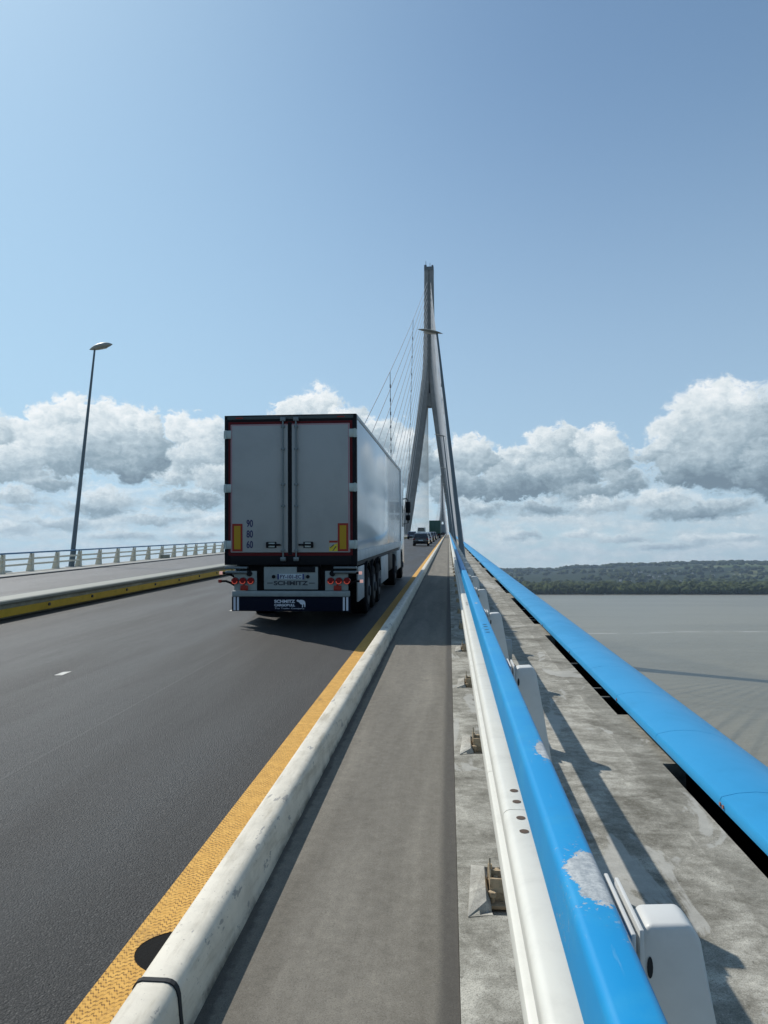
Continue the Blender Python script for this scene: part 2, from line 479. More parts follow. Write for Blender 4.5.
def pavement_mat():
    m, t, b, tc = node_mat('smooth grey footway mortar')
    x, y, z = t.sep(tc)
    n1 = t.noise(t.v('MULTIPLY', tc, (3.5, 0.30, 1)), 1.0, 9, 0.68, 0.3)
    n2 = t.noise(tc, 14, 7, 0.7)
    n3 = t.noise(tc, 260, 2, 0.8)
    f = t.m('ADD', t.m('MULTIPLY', n1, 0.6), t.m('MULTIPLY', n2, 0.4))
    c = t.ramp(t.mapr(f, 0.35, 0.66, 0, 1, False), [(0.0, (0.135, 0.122, 0.098)), (0.5, (0.200, 0.182, 0.150)), (1.0, (0.275, 0.252, 0.208))])
    c = t.mix(t.mapr(n3, 0.4, 0.7, 0, 0.35), c, (0.06, 0.055, 0.05))
    grit = t.noise(tc, 130, 4, 0.85)
    c = t.mix(t.mapr(grit, 0.5, 0.62, 0, 0.45), c, (0.075, 0.068, 0.056))
    c = t.mix(t.mapr(grit, 0.42, 0.34, 0, 0.4), c, (0.34, 0.31, 0.26))
    # irregular dark stain along the outer kerb, dark band along the barrier foot
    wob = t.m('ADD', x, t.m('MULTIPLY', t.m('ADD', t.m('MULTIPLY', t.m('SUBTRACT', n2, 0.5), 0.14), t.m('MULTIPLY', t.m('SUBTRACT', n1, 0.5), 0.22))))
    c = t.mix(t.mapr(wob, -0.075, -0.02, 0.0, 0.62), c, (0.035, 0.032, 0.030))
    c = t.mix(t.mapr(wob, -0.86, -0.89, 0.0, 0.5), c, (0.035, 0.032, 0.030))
    spot = t.n('ShaderNodeTexVoronoi'); spot.inputs['Scale'].default_value = 3.2; t.put(spot.inputs['Vector'], tc)
    c = t.mix(t.mapr(spot.outputs['Distance'], 0.028, 0.018, 0, 0.8), c, (0.03, 0.027, 0.025))
    crk = t.n('ShaderNodeTexVoronoi', feature='DISTANCE_TO_EDGE'); crk.inputs['Scale'].default_value = 0.9
    t.put(crk.inputs['Vector'], t.v('ADD', tc, t.v('MULTIPLY', t.noise(tc, 4, 6, 0.7, 0, True), (0.35, 0.35, 0.35))))
    c = t.mix(t.m('MULTIPLY', t.mapr(crk.outputs['Distance'], 0.004, 0.001, 0, 0.5), t.mapr(n1, 0.58, 0.64)), c, (0.04, 0.036, 0.03))
    t.put(b.inputs['Base Color'], c)
    b.inputs['Roughness'].default_value = 0.85
    b.inputs['Specular IOR Level'].default_value = 0.3
    bump(t, b, t.m('ADD', n3, t.m('MULTIPLY', n2, 1.5)), 0.3, 0.003)
    return m

def yellow_mat():
    m, t, b, tc = node_mat('yellow dimpled edge strip')
    x, y, z = t.sep(tc)
    u = t.m('MULTIPLY', x, 1 / 0.078)
    tri = t.m('ABSOLUTE', t.m('SUBTRACT', t.m('FRACT', u), 0.5))
    yy = t.m('ADD', t.m('MULTIPLY', y, 1 / 0.034), t.m('MULTIPLY', tri, 2.2))
    row = t.m('ABSOLUTE', t.m('SUBTRACT', t.m('FRACT', yy), 0.5))
    xx = t.m('ADD', t.m('MULTIPLY', x, 1 / 0.019), t.m('MULTIPLY', t.m('FLOOR', yy), 0.5))
    cl = t.m('ABSOLUTE', t.m('SUBTRACT', t.m('FRACT', xx), 0.5))
    dimple = t.m('MULTIPLY', t.mapr(row, 0.20, 0.34), t.mapr(cl, 0.20, 0.34))
    n = t.noise(tc, 18, 6, 0.7)
    c = t.mix(t.mapr(n, 0.35, 0.7), (0.62, 0.33, 0.055), (0.78, 0.44, 0.09))
    c = t.mix(t.mapr(t.noise(tc, 70, 4, 0.7), 0.5, 0.8, 0, 0.5), c, (0.35, 0.19, 0.06))
    wear = t.noise(t.v('MULTIPLY', tc, (3, 1, 1)), 2.2, 8, 0.72)
    c = t.mix(t.mapr(wear, 0.58, 0.72, 0, 0.55), c, (0.16, 0.10, 0.05))
    dimple = t.m('MULTIPLY', dimple, t.mapr(t.noise(tc, 11, 5, 0.7), 0.32, 0.6, 0.25, 1.0))
    c = t.mix(t.m('MULTIPLY', dimple, 0.95), c, (0.20, 0.09, 0.015))
    t.put(b.inputs['Base Color'], c)
    b.inputs['Roughness'].default_value = 0.8
    bump(t, b, t.m('SUBTRACT', 1.0, dimple), 0.8, 0.004)
    return m

def barrier_mat():
    m, t, b, tc = node_mat('worn cream painted concrete kerb')
    n = t.noise(tc, 4, 8, 0.7, 0.3)
    n2 = t.noise(tc, 40, 5, 0.7)
    c = t.mix(t.mapr(n, 0.35, 0.7), (0.74, 0.68, 0.56), (0.60, 0.55, 0.45))
    c = t.mix(t.mapr(t.noise(t.v('MULTIPLY', tc, (1, 0.35, 1)), 9, 6, 0.65, 0.2), 0.61, 0.63, 0, 0.85), c, (0.30, 0.29, 0.27))
    c = t.mix(t.mapr(t.noise(t.v('MULTIPLY', tc, (6, 0.8, 6)), 2.0, 8, 0.7), 0.46, 0.70, 0, 0.6), c, (0.34, 0.29, 0.20))
    c = t.mix(t.mapr(n2, 0.60, 0.70, 0, 0.6), c, (0.22, 0.20, 0.17))
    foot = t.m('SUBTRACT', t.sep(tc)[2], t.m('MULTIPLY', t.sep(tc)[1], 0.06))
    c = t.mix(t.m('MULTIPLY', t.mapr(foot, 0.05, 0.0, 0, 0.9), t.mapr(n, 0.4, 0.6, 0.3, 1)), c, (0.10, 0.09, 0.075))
    vor = t.n('ShaderNodeTexVoronoi'); vor.inputs['Scale'].default_value = 14; t.put(vor.inputs['Vector'], tc)
    c = t.mix(t.mapr(vor.outputs['Distance'], 0.055, 0.035, 0, 0.8), c, (0.07, 0.055, 0.04))
    z = t.sep(tc)[2]
    t.put(b.inputs['Base Color'], c)
    b.inputs['Roughness'].default_value = 0.55
    bump(t, b, t.m('ADD', n, t.m('MULTIPLY', n2, 0.4)), 0.35, 0.006)
    return m

def blue_rail_mat():
    """blue paint with three bare zinc patches worn through it"""
    m, t, b, tc = node_mat('sky blue rail paint with worn patches')
    x, y, z = t.sep(tc)
    nz = t.noise(tc, 13, 9, 0.8, 0.6)
    fl = t.noise(tc, 60, 6, 0.8)
    blue = t.mix(t.mapr(t.noise(tc, 6, 6, 0.7), 0.4, 0.75), (0.008, 0.280, 0.60), (0.024, 0.315, 0.60))
    edge = t.m('MULTIPLY', t.m('SUBTRACT', nz, 0.5), 1.7)
    chips = t.noise(tc, 75, 5, 0.7)
    near_ = None
    w = None
    for cx, cy, rx, ry in ((0.283, 2.35, 0.030, 0.09), (0.272, 1.52, 0.050, 0.105), (0.292, 1.30, 0.012, 0.035), (0.24, 6.9, 0.012, 0.05)):
        d = t.v('LENGTH', t.v('MULTIPLY_ADD', t.xyz(x, y, 0.0), (1 / rx, 1 / ry, 0), (-cx / rx, -cy / ry, 0)))
        k = t.mapr(t.m('ADD', d, edge), 1.02, 0.97, 0.0, 1.0)
        w = k if w is None else t.m('MAXIMUM', w, k)
        nk = t.m('MULTIPLY', t.mapr(d, 2.0, 1.0, 0, 1), t.mapr(chips, 0.60, 0.63, 0, 1))
        w = t.m('MAXIMUM', w, nk)
    zinc = t.mix(t.mapr(fl, 0.35, 0.65), (0.30, 0.33, 0.35), (0.55, 0.57, 0.56))
    c = t.mix(w, blue, zinc)
    sc = t.noise(t.v('MULTIPLY', tc, (30, 2.0, 30)), 3.0, 4, 0.6)
    c = t.mix(t.mapr(sc, 0.66, 0.78, 0, 0.4), c, (0.16, 0.38, 0.60))
    c = t.mix(t.mapr(t.noise(tc, 3.5, 8, 0.75), 0.52, 0.75, 0, 0.35), c, (0.05, 0.20, 0.36))
    t.put(b.inputs['Base Color'], c)
    b.inputs['Specular IOR Level'].default_value = 0.25
    t.put(b.inputs['Roughness'], t.fmix(w, 0.42, 0.6))
    bump(t, b, t.m('SUBTRACT', t.m('MULTIPLY', fl, 0.3), t.m('MULTIPLY', w, 1.0)), 0.4, 0.0015)
    return m

def water_mat():
    m, t, b, tc = node_mat('silty estuary water')
    n1 = t.noise(t.v('MULTIPLY', tc, (1.0, 1.6, 1)), 0.30, 7, 0.68)
    n2 = t.noise(tc, 0.045, 5, 0.6, 0.5)
    n3 = t.noise(t.v('MULTIPLY', tc, (0.25, 1.0, 1)), 0.012, 5, 0.6, 0.6)
    c = t.mix(t.mapr(n3, 0.35, 0.65), (0.180, 0.168, 0.125), (0.215, 0.200, 0.150))
    # a current seam: thin pale foam drawn across the stream
    x, y, z = t.sep(tc)
    ln = t.m('ADD', t.m('SUBTRACT', y, 520.0), t.m('MULTIPLY', x, -0.15))
    ln = t.m('ADD', ln, t.m('MULTIPLY', t.m('SUBTRACT', t.noise(tc, 0.01, 3, 0.5), 0.5), 60))
    foam = t.m('MULTIPLY', t.mapr(t.m('ABSOLUTE', ln), 1.0, 6.0, 1, 0), t.mapr(t.noise(tc, 0.06, 5, 0.7), 0.42, 0.6))
    c = t.mix(t.m('MULTIPLY', foam, 0.6), c, (0.5, 0.48, 0.44))
    t.put(b.inputs['Base Color'], c)
    b.inputs['Roughness'].default_value = 0.34
    b.inputs['IOR'].default_value = 1.33
    bump(t, b, t.m('ADD', n1, t.m('MULTIPLY', n2, 3.0)), 0.55, 0.6)
    return m

M = {}
M['asphalt'] = asphalt_mat('dark coarse asphalt', (0.031, 0.0295, 0.0275), 0.5, seam=-3.28)
M['asphalt_far'] = asphalt_mat('paler worn asphalt', (0.20, 0.192, 0.185), 0.3)
M['pavement'] = pavement_mat()
M['concrete'] = concrete_mat('weathered deck edge concrete', (0.150, 0.140, 0.112), (0.44, 0.42, 0.36), 1.6, joint_x=1.36)
M['concrete_wall'] = concrete_mat('median concrete', (0.24, 0.24, 0.195), (0.34, 0.34, 0.28), 1.2)
M['concrete_girder'] = concrete_mat('girder concrete', (0.16, 0.155, 0.14), (0.24, 0.235, 0.22), 0.8)
M['mortar'] = concrete_mat('pale mortar bed', (0.30, 0.285, 0.25), (0.50, 0.48, 0.42), 5)
M['pylon'] = concrete_mat('pylon concrete', (0.17, 0.18, 0.185), (0.25, 0.26, 0.26), 0.15, bstr=0.1)
M['yellow'] = yellow_mat()
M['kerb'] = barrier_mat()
M['blue_rail'] = blue_rail_mat()
M['blue_panel'] = mat('blue fairing enamel', (0.024, 0.30, 0.60), 0.42, spec=0.3, grime=0.18, gscale=1.4, bump=0.05, bscale=3)
M['white_rail'] = mat('cream rail paint', (0.76, 0.74, 0.66), 0.38, grime=0.22, gscale=5, bump=0.06, bscale=30)
M['white_post'] = mat('white post paint', (0.64, 0.64, 0.61), 0.42, grime=0.15, gscale=6, bump=0.04, bscale=30)
M['beige_rail'] = mat('beige rail paint', (0.66, 0.62, 0.50), 0.5, grime=0.25, gscale=2)
M['dark_hole'] = mat('unlit hollow', (0.015, 0.017, 0.02), 0.8)
M['brown_hole'] = mat('rusty slot', (0.10, 0.065, 0.045), 0.8, grime=0.5, gscale=60)
M['rust'] = mat('rusted galvanised steel', (0.50, 0.38, 0.24), 0.8, grime=0.9, gscale=38, bump=0.6, bscale=90)
M['galv'] = mat('galvanised steel', (0.32, 0.35, 0.36), 0.45, metal=0.6, grime=0.3)
M['trough'] = mat('shade-black steel trough', (0.006, 0.006, 0.007), 0.95, spec=0.05)  # dark steel taken to near-black for the shade inside the slot
M['lamp_pole'] = mat('slate blue pole paint', (0.095, 0.135, 0.165), 0.38, grime=0.15)
M['lamp_head'] = mat('grey lamp housing', (0.28, 0.30, 0.29), 0.45, grime=0.1)
M['lamp_glass'] = mat('frosted lamp glass', (0.5, 0.52, 0.5), 0.3)
M['cable'] = mat('off-white cable sheath', (0.42, 0.43, 0.43), 0.55)
M['cable_tie'] = mat('dark tie rope', (0.12, 0.13, 0.15), 0.5)
M['steel_dark'] = mat('dark steel', (0.05, 0.055, 0.06), 0.5)
M['median_yellow'] = mat('yellow median panel', (0.62, 0.40, 0.03), 0.5, grime=0.35, gscale=3)
M['median_cap'] = mat('median cap rail', (0.27, 0.27, 0.225), 0.6, grime=0.2, gscale=2)
M['white_line'] = mat('worn white road paint', (0.62, 0.61, 0.56), 0.7, grime=0.6, gscale=18)
M['water'] = water_mat()

# ---------------------------------------------------------------- road, footway, deck
def struct(o, kind='structure'):
    o['kind'] = kind
    return o

YS = stations(-16, 1900)
def road_z(x):
    return -0.10 + (-1.45 - x) * 0.02 if x > -9 else 0.051 + (x + 9) * 0.0185

b = MB().sweep([(-1.02, -0.105), (-1.45, -0.10), (-9.0, 0.051)], YS, closed=False)
struct(b.done('road', M['asphalt']))
b = MB().sweep([(-9.0, 0.051), (-17.9, road_z(-17.9))], YS, closed=False)
struct(b.done('opposite_road', M['asphalt_far']))

# yellow strip (sheet above the asphalt), with a scupper mouth cut into it at 3.2 m
b = MB()
ZY = 0.004
def yz(x): return road_z(x) + ZY if x < -1.02 else -0.1
HX, HY, HA, HB = -1.15, 3.45, 0.235, 0.19     # centre and half-axes of the half-round mouth
xe = -1.447
segs = 20
b.face([(xe, -16, yz(xe) + prof(-16)), (-1.05, -16, yz(-1.05) + prof(-16)), (-1.05, HY - HB, yz(-1.05) + prof(HY - HB)), (xe, HY - HB, yz(xe) + prof(HY - HB))])
for k in range(segs):
    a0 = -math.pi / 2 + math.pi * k / segs; a1 = -math.pi / 2 + math.pi * (k + 1) / segs
    w0 = HA * math.cos(a0); w1 = HA * math.cos(a1)
    y0 = HY + HB * math.sin(a0); y1 = HY + HB * math.sin(a1)
    b.face([(xe, y0, yz(xe) + prof(y0)), (HX - w0, y0, yz(HX - w0) + prof(y0)), (HX - w1, y1, yz(HX - w1) + prof(y1)), (xe, y1, yz(xe) + prof(y1))])
ys = [HY + HB] + [y for y in YS if y > HY + HB]
b.sweep([(xe, yz(xe)), (-1.05, yz(-1.05))], ys, closed=False)
struct(b.done('road_edge_marking', M['yellow']))
# asphalt bottom of the scupper, a few millimetres of black bitumen
b = MB()
pts = []
for k in range(segs + 1):
    a0 = -math.pi / 2 + math.pi * k / segs
    w0 = HA * math.cos(a0) * 1.0 + 0.002
    y0 = HY + (HB - 0.002) * math.sin(a0)
    pts.append((HX - w0, y0, road_z(HX - w0) + 0.002 + prof(y0)))
b.face(pts + [])
sc = b.done('scupper', mat('wet black bitumen', (0.007, 0.007, 0.007), 0.85, spec=0.15, bump=1.0, bscale=70))
struct(sc)

# footway
b = MB().sweep([(-0.915, 0.0), (0.031, 0.0)], YS, closed=False)
struct(b.done('pavement', M['pavement']))

# lane dashes left on the asphalt
lm = []
b = MB()
for y in (9.3, 16.9, 24.5, 32.1, 39.7, 47.3, 55, 62.6, 70.2, 77.8, 85.4):
    x = -4.83
    b.face([(x - 0.05, y, road_z(x) + 0.004 + prof(y)), (x + 0.05, y, road_z(x) + 0.004 + prof(y)), (x + 0.040, y + 0.27, road_z(x) + 0.004 + prof(y + 0.27)), (x - 0.05, y + 0.22, road_z(x) + 0.004 + prof(y + 0.22))])
struct(b.done('lane_marking', M['white_line']))

# deck body
b = MB().sweep([(-21.1, -0.26), (-19.2, -0.25), (-17.95, -0.2), (-17.92, -0.28), (-0.95, -0.28), (0.02, -0.05), (0.0, -0.9), (-3.0, -3.0), (-15.6, -3.0), (-21.0, -0.9)], YS)
struct(b.done('bridge_deck', M['concrete_girder']))

POST0, PSTEP = 1.535, 2.515
posts_r = [POST0 + PSTEP * i for i in range(-1, 99)]
b = MB()
far = [y for y in YS if y > 92] 
# continuous strips of the edge slab
near = [-16] + [y for y in YS if -16 < y <= 92] + [92]
near = sorted(set(near))
def strip(x0, x1, y0, y1, zt=0.0, zb=-0.30):
    yy = [y0] + [y for y in near if y0 < y < y1] + [y1]
    b.sweep([(x0, zb), (x1, zb), (x1, zt), (x0, zt)], yy)
strip(0.033, 0.13, -16, 92, 0.004)
strip(0.33, 1.572, -16, 92, 0.004)
# row with a pocket in front of every post
prev = -16
for i, yp in enumerate(posts_r):
    if yp > 60: break
    a, c = yp - 0.40, yp + 0.10
    if a > prev:
        strip(0.13, 0.33, prev, a, 0.004)
    # pocket floor and its sloping left cheek
    z0 = prof(a); z1 = prof(c)
    b.face([(0.19, a + 0.12, z0 - 0.075), (0.33, a + 0.12, z0 - 0.075), (0.33, c, z1 - 0.075), (0.19, c, z1 - 0.075)])
    b.face([(0.13, a, z0 + 0.003), (0.19, a + 0.12, z0 - 0.075), (0.19, c, z1 - 0.075), (0.13, c, z1 + 0.003)])
    b.face([(0.13, a, z0 + 0.003), (0.33, a, z0 + 0.003), (0.33, a + 0.12, z0 - 0.075), (0.19, a + 0.12, z0 - 0.075)])
    # pale mortar fillet bedded along the pocket, facing the footway
    b.face([(0.075, a - 0.03, z0 + 0.006), (0.165, a + 0.11, z0 + 0.022), (0.170, c - 0.05, z1 + 0.026), (0.105, c + 0.02, z1 + 0.006)], mi=1)
    b.face([(0.165, a + 0.11, z0 + 0.022), (0.19, a + 0.12, z0 - 0.03), (0.19, c, z1 - 0.03), (0.170, c - 0.05, z1 + 0.026)], mi=1)
    b.face([(0.075, a - 0.03, z0 + 0.006), (0.19, a + 0.0, z0 + 0.005), (0.19, a + 0.12, z0 - 0.03), (0.165, a + 0.11, z0 + 0.022)], mi=1)
    prev = c
strip(0.13, 0.33, prev, 92, 0.004)
# tongues that reach the fairing between the drainage slots
yy0 = -7.95
while yy0 < 90:
    strip(1.572, 1.74, yy0 - 0.0, yy0 + 1.52, 0.004)
    yy0 += 7.0 - 0.02
b.sweep([(0.033, -0.30), (1.73, -0.30), (1.73, 0.004), (0.033, 0.004)], [92] + far)
struct(b.done('deck_edge', [M['concrete'], M['mortar']]))

# low kerb barrier between road and footway
kb = thing('kerb_barrier', 'low cream painted concrete kerb barrier between the yellow strip and the footway', 'barrier')
sec = [(-0.910, -0.02), (-0.925, 0.095), (-0.932, 0.155), (-0.939, 0.177), (-0.950, 0.192), (-0.965, 0.200), (-0.982, 0.203), (-1.058, 0.203), (-1.074, 0.197), (-1.085, 0.182), (-1.10, 0.12), (-1.12, -0.11)]
b = MB()
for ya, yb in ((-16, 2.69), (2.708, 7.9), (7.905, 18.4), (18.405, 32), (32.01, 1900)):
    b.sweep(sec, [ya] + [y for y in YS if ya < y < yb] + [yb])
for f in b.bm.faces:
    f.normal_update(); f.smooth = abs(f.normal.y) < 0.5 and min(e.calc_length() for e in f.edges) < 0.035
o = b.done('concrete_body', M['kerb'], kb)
# rubber ring that shows in the open joint
b = MB().sweep([(x * 1.0 + (0.0045 if x > -1.0 else -0.0045), z + (0.0045 if z > 0.15 else 0)) for x, z in sec], [2.688, 2.710])
b.done('joint_gasket', M['dark_hole'], kb)
b = MB().box(-0.932, -0.9235, 2.50, 2.515, prof(2.5) + 0.07, prof(2.87) + 0.115)
b.done('lifting_slot', M['dark_hole'], kb)

# median barrier
md = thing('median_barrier', 'grey concrete median barrier with a yellow panel along its foot', 'barrier')
b = MB().sweep([(-8.64, 0.03), (-8.61, 0.30), (-8.56, 0.325), (-8.56, 0.04)][::-1] + [(-9.1, 0.05), (-9.1, 0.325)][::1], YS)
b.bm.free(); b = MB()
b.sweep([(-8.62, 0.09), (-8.60, 0.335), (-9.12, 0.335), (-9.10, 0.05), (-8.70, 0.045), (-8.70, 0.09)], YS)
b.done('concrete_body', M['concrete_wall'], md)
b = MB()
b.sweep([(-8.57, 0.335), (-8.55, 0.36), (-8.55, 0.405), (-8.58, 0.425), (-9.15, 0.425), (-9.18, 0.40), (-9.18, 0.335)], YS)
b.done('cap', M['median_cap'], md)
b = MB().sweep([(-8.575, 0.10), (-8.565, 0.255), (-8.60, 0.255), (-8.60, 0.10)], YS)
b.done('yellow_panel', M['median_yellow'], md)
bolt = MB(); bolt.disc_x(0, 0, 0, 0.035, 0.03, 10)
bo = bolt.done('bolt', M['steel_dark'], md)
for i in range(60):
    c = bo if i == 0 else bo.copy()
    if i: COL.objects.link(c); c.parent = md
    y = 12.0 + i * 2.0
    c.location = (-8.555, y, 0.20 + prof(y))

# edge fairing: curved blue panels outside the deck
ef = thing('edge_fairing', 'wide glossy blue curved fairing panels along the outer edge of the bridge above the river', 'fairing')
arc = [(1.628, 0.060), (1.625, 0.105), (1.638, 0.125), (1.73, 0.148), (1.84, 0.158), (1.95, 0.152), (2.06, 0.132), (2.17, 0.090), (2.29, 0.020), (2.41, -0.09), (2.50, -0.25)]
back = [(2.46, -0.25), (2.38, -0.10), (2.27, -0.01), (2.16, 0.06), (2.05, 0.102), (1.95, 0.122), (1.84, 0.128), (1.73, 0.118), (1.655, 0.095), (1.65, 0.060)]
y = 4.94 - 1.44 * 9
b = MB()
while y < 60:
    b.sweep(arc + back, [y + 0.003, y + 1.437], smooth=False)
    y += 1.44
b.sweep(arc + back, [y + 0.004] + [q for q in YS if q > y + 5])
for f in b.bm.faces:
    f.smooth = abs(f.normal.y) < 0.5
    # keep the folded inner lip crisp
b.done('fairing_panel', M['blue_panel'], ef)
b = MB().sweep([(2.47, -0.26), (2.3, -0.8), (1.5, -1.1), (0.1, -0.95), (0.1, -1.0), (1.5, -1.16), (2.33, -0.85), (2.51, -0.26)], YS)
b.done('trough', M['trough'], ef)
b = MB().sweep([(1.735, -0.31), (1.735, -0.0), (1.76, -0.0), (1.76, -0.31)], [-16, -15.5])
b.bm.free()
brk = MB().box(-0.012, 0.012, -0.03, 0.03, -0.25, 0.0)
brk.box(-0.03, 0.10, -0.02, 0.02, -0.012, 0.0)
bro = brk.done('bracket', M['galv'], ef)
first = True
yy0 = -0.2
n = 0
while yy0 < 60:
    for q in (0.45, 2.05, 2.5, 4.1):
        yv = -0.35 + yy0 + q
        c = bro if first else bro.copy()
        if not first: COL.objects.link(c); c.parent = ef
        first = False
        c.location = (1.60, yv, -0.03 + prof(yv)); n += 1
    yy0 += 6.98
# small bolts on the fairing's inner lip
bl = MB().disc_x(0, 0, 0, 0.012, 0.008, 10)
blo = bl.done('lip_bolt', mat('reddish bolt', (0.35, 0.14, 0.10), 0.5), ef)
for i, yv in enumerate((4.93, 4.88, 7.80, 10.74, 13.7, 16.6)):
    c = blo if i == 0 else blo.copy()
    if i: COL.objects.link(c); c.parent = ef
    c.location = (1.623, yv, 0.085 + prof(yv))

# ---------------------------------------------------------------- guardrail beside the footway
gr = thing('guardrail', 'guardrail beside the footway with a blue top rail over two cream rails on white posts', 'guardrail')
top = [(0.205, 0.980), (0.206, 1.080), (0.209, 1.091), (0.214, 1.098), (0.222, 1.101), (0.272, 1.101), (0.281, 1.098), (0.287, 1.090), (0.290, 1.078), (0.290, 0.980)]
midr = [(0.190, 0.665), (0.187, 0.715), (0.190, 0.732), (0.200, 0.742), (0.213, 0.746), (0.275, 0.746), (0.29, 0.735), (0.29, 0.665)]
lowr = [(0.193, 0.42), (0.190, 0.482), (0.194, 0.496), (0.205, 0.503), (0.275, 0.503), (0.29, 0.49), (0.29, 0.42)]
def round_shade(b, wide=0.03):
    # long flats stay flat, the small corner facets are shaded smooth
    for f in b.bm.faces:
        f.normal_update()
        es = sorted(e.calc_length() for e in f.edges)
        f.smooth = abs(f.normal.y) < 0.5 and es[0] < wide
def rail(name, sec, breaks, m):
    b = MB()
    pts = [-16] + breaks + [900]
    for a, c in zip(pts, pts[1:]):
        g = 0.0025
        b.sweep(sec, [a + g] + [y for y in YS if a + g < y < c - g] + [c - g], smooth=False)
    round_shade(b)
    o = b.done(name, m, gr)
    # crisp long flats, smooth corners
    me = o.data
    try:
        me.set_sharp_from_angle(angle=R(40))
    except Exception:
        pass
    return o
rail('top_rail', top, [5.15 + 7.71 * k for k in range(6)], M['blue_rail'])
rail('middle_rail', midr, [2.865 + 7.71 * k for k in range(6)], M['white_rail'])
rail('lower_rail', lowr, [4.1 + 7.71 * k for k in range(6)], M['white_rail'])
def slot_mesh(nm, x0, x1, w, m):
    b = MB()
    seg = 16; cx = (x0 + x1) / 2; hx = (x1 - x0) / 2
    b.face([(cx + hx * math.cos(2 * math.pi * k / seg), w * math.sin(2 * math.pi * k / seg), 0) for k in range(seg)])
    return b.done(nm, m, gr)
s1 = slot_mesh('bolt_slot', 0.228, 0.26, 0.017, M['brown_hole'])
s2 = slot_mesh('bolt_slot', 0.228, 0.258, 0.012, M['dark_hole'])
cnt = 0
for k in range(6):
    for dy in (-0.20, -0.08, 0.08, 0.20):
        for src, yc, zt in ((s1, 2.865, 0.7475), (s2, 5.15, 1.1025)):
            c = src if (k == 0 and dy == -0.20) else src.copy()
            if not (k == 0 and dy == -0.20):
                COL.objects.link(c); c.parent = gr
            yv = yc + 7.71 * k + dy
            c.location = (0, yv, zt + prof(yv)); c.rotation_euler = (GRADE, 0, 0)

# post
b = MB()
pp = [(0.325, 0.97), (0.328, 1.035), (0.342, 1.056), (0.412, 1.060), (0.432, 1.035), (0.462, 0.86), (0.527, 0.45), (0.60, 0.02), (0.60, -0.02), (0.43, -0.02), (0.37, 0.30), (0.33, 0.62)]
b.prism_y(pp, -0.042, 0.042, bevel=0.010, seg=3)
b.box(0.298, 0.306, -0.11, 0.12, 0.93, 1.075, bevel=0.0025)
b.box(0.316, 0.324, -0.09, 0.11, 0.90, 1.072, bevel=0.0025)
b.box(0.2935, 0.30, -0.09, 0.09, 0.62, 0.76, bevel=0.002)
b.box(0.2935, 0.30, -0.09, 0.09, 0.38, 0.51, bevel=0.002)
b.box(0.30, 0.36, -0.02, 0.02, 0.38, 0.74)
post = b.done('post', M['white_post'], gr)
b = MB()
b.face([(0.344 + 0.0052 * math.cos(a), -0.0435, 0.985 + 0.019 * math.sin(a)) for a in [2 * math.pi * k / 14 for k in range(14)]])
sl = b.done('bolt_hole', M['dark_hole'], post)
b = MB()
# foot with rusted anchor bolts and gussets standing in the pocket
b.box(0.17, 0.45, -0.20, 0.05, -0.068, -0.05, bevel=0.003)
b.box(0.19, 0.34, -0.15, -0.135, -0.05, 0.055)
b.box(0.19, 0.34, -0.08, -0.065, -0.05, 0.065)
b.prism_x([(-0.17, -0.05), (-0.02, -0.05), (-0.06, 0.10), (-0.09, 0.13), (-0.13, 0.06)], 0.188, 0.196)
for (x, yv, h) in ((0.192, -0.02, 0.07), (0.215, -0.11, 0.05), (0.20, -0.165, 0.0), (0.225, -0.045, 0.06)):
    b.tube([(x, yv, -0.05), (x + 0.004, yv + 0.003, h)], 0.011, 8)
    b.tube([(x, yv, -0.02), (x, yv, 0.002)], 0.021, 6, smooth=False)
ft = b.done('anchor_foot', M['rust'], post)
for i, yp in enumerate(posts_r):
    c = post if i == 0 else copy_tree(post, gr)
    c.location = (0, yp, prof(yp)); c.rotation_euler = (GRADE, 0, 0)

# small grey stub post behind the rail
st = thing('marker_stub', 'short grey steel stub standing on the concrete behind the fourth white post', 'stub post', (0.74, 10.1, prof(10.1) + 0.004))
b = MB().box(-0.06, 0.06, -0.05, 0.05, 0.012, 0.33, bevel=0.008); b.done('stub_body', M['galv'], st)
b = MB().box(-0.10, 0.10, -0.09, 0.09, 0.0, 0.012, bevel=0.002); b.done('base_plate', M['steel_dark'], st)

# ---------------------------------------------------------------- guardrail on the far side
gl = thing('guardrail', 'far side guardrail with slim blue top rail and beige flared posts beyond the opposite road', 'guardrail')
XL = -20.6
def rr(xc, z0, z1, w):
    return [(xc - w, z0), (xc - w, z1 - 0.015), (xc - w + 0.015, z1), (xc + w - 0.015, z1), (xc + w, z1 - 0.015), (xc + w, z0)]
for nm, z0, z1, w, m in (('top_rail', 0.70, 0.775, 0.05, mat('dull blue far rail paint', (0.05, 0.16, 0.30), 0.5, grime=0.3)), ('middle_rail', 0.40, 0.49, 0.04, M['beige_rail']), ('lower_rail', 0.13, 0.22, 0.04, M['beige_rail'])):
    b = MB().sweep(rr(XL, z0, z1, w), [y for y in YS if y >= -16]); b.done(nm, m, gl)
b = MB()
b.prism_y([(XL - 0.05, 0.70), (XL - 0.10, 0.69), (XL - 0.30, -0.25), (XL + 0.08, -0.25), (XL + 0.04, 0.40)], -0.055, 0.055, bevel=0.008)
b.prism_x([(-0.19, -0.255), (0.19, -0.255), (0.17, -0.20), (0.10, -0.06), (0.075, 0.695), (-0.075, 0.695), (-0.10, -0.06), (-0.17, -0.20)], XL + 0.042, XL + 0.062)
lp = b.done('post', M['beige_rail'], gl)
for i in range(100):
    c = lp if i == 0 else lp.copy()
    if i: COL.objects.link(c); c.parent = gl
    yv = 26.7 + 2.5 * i
    c.location = (0, yv, prof(yv))
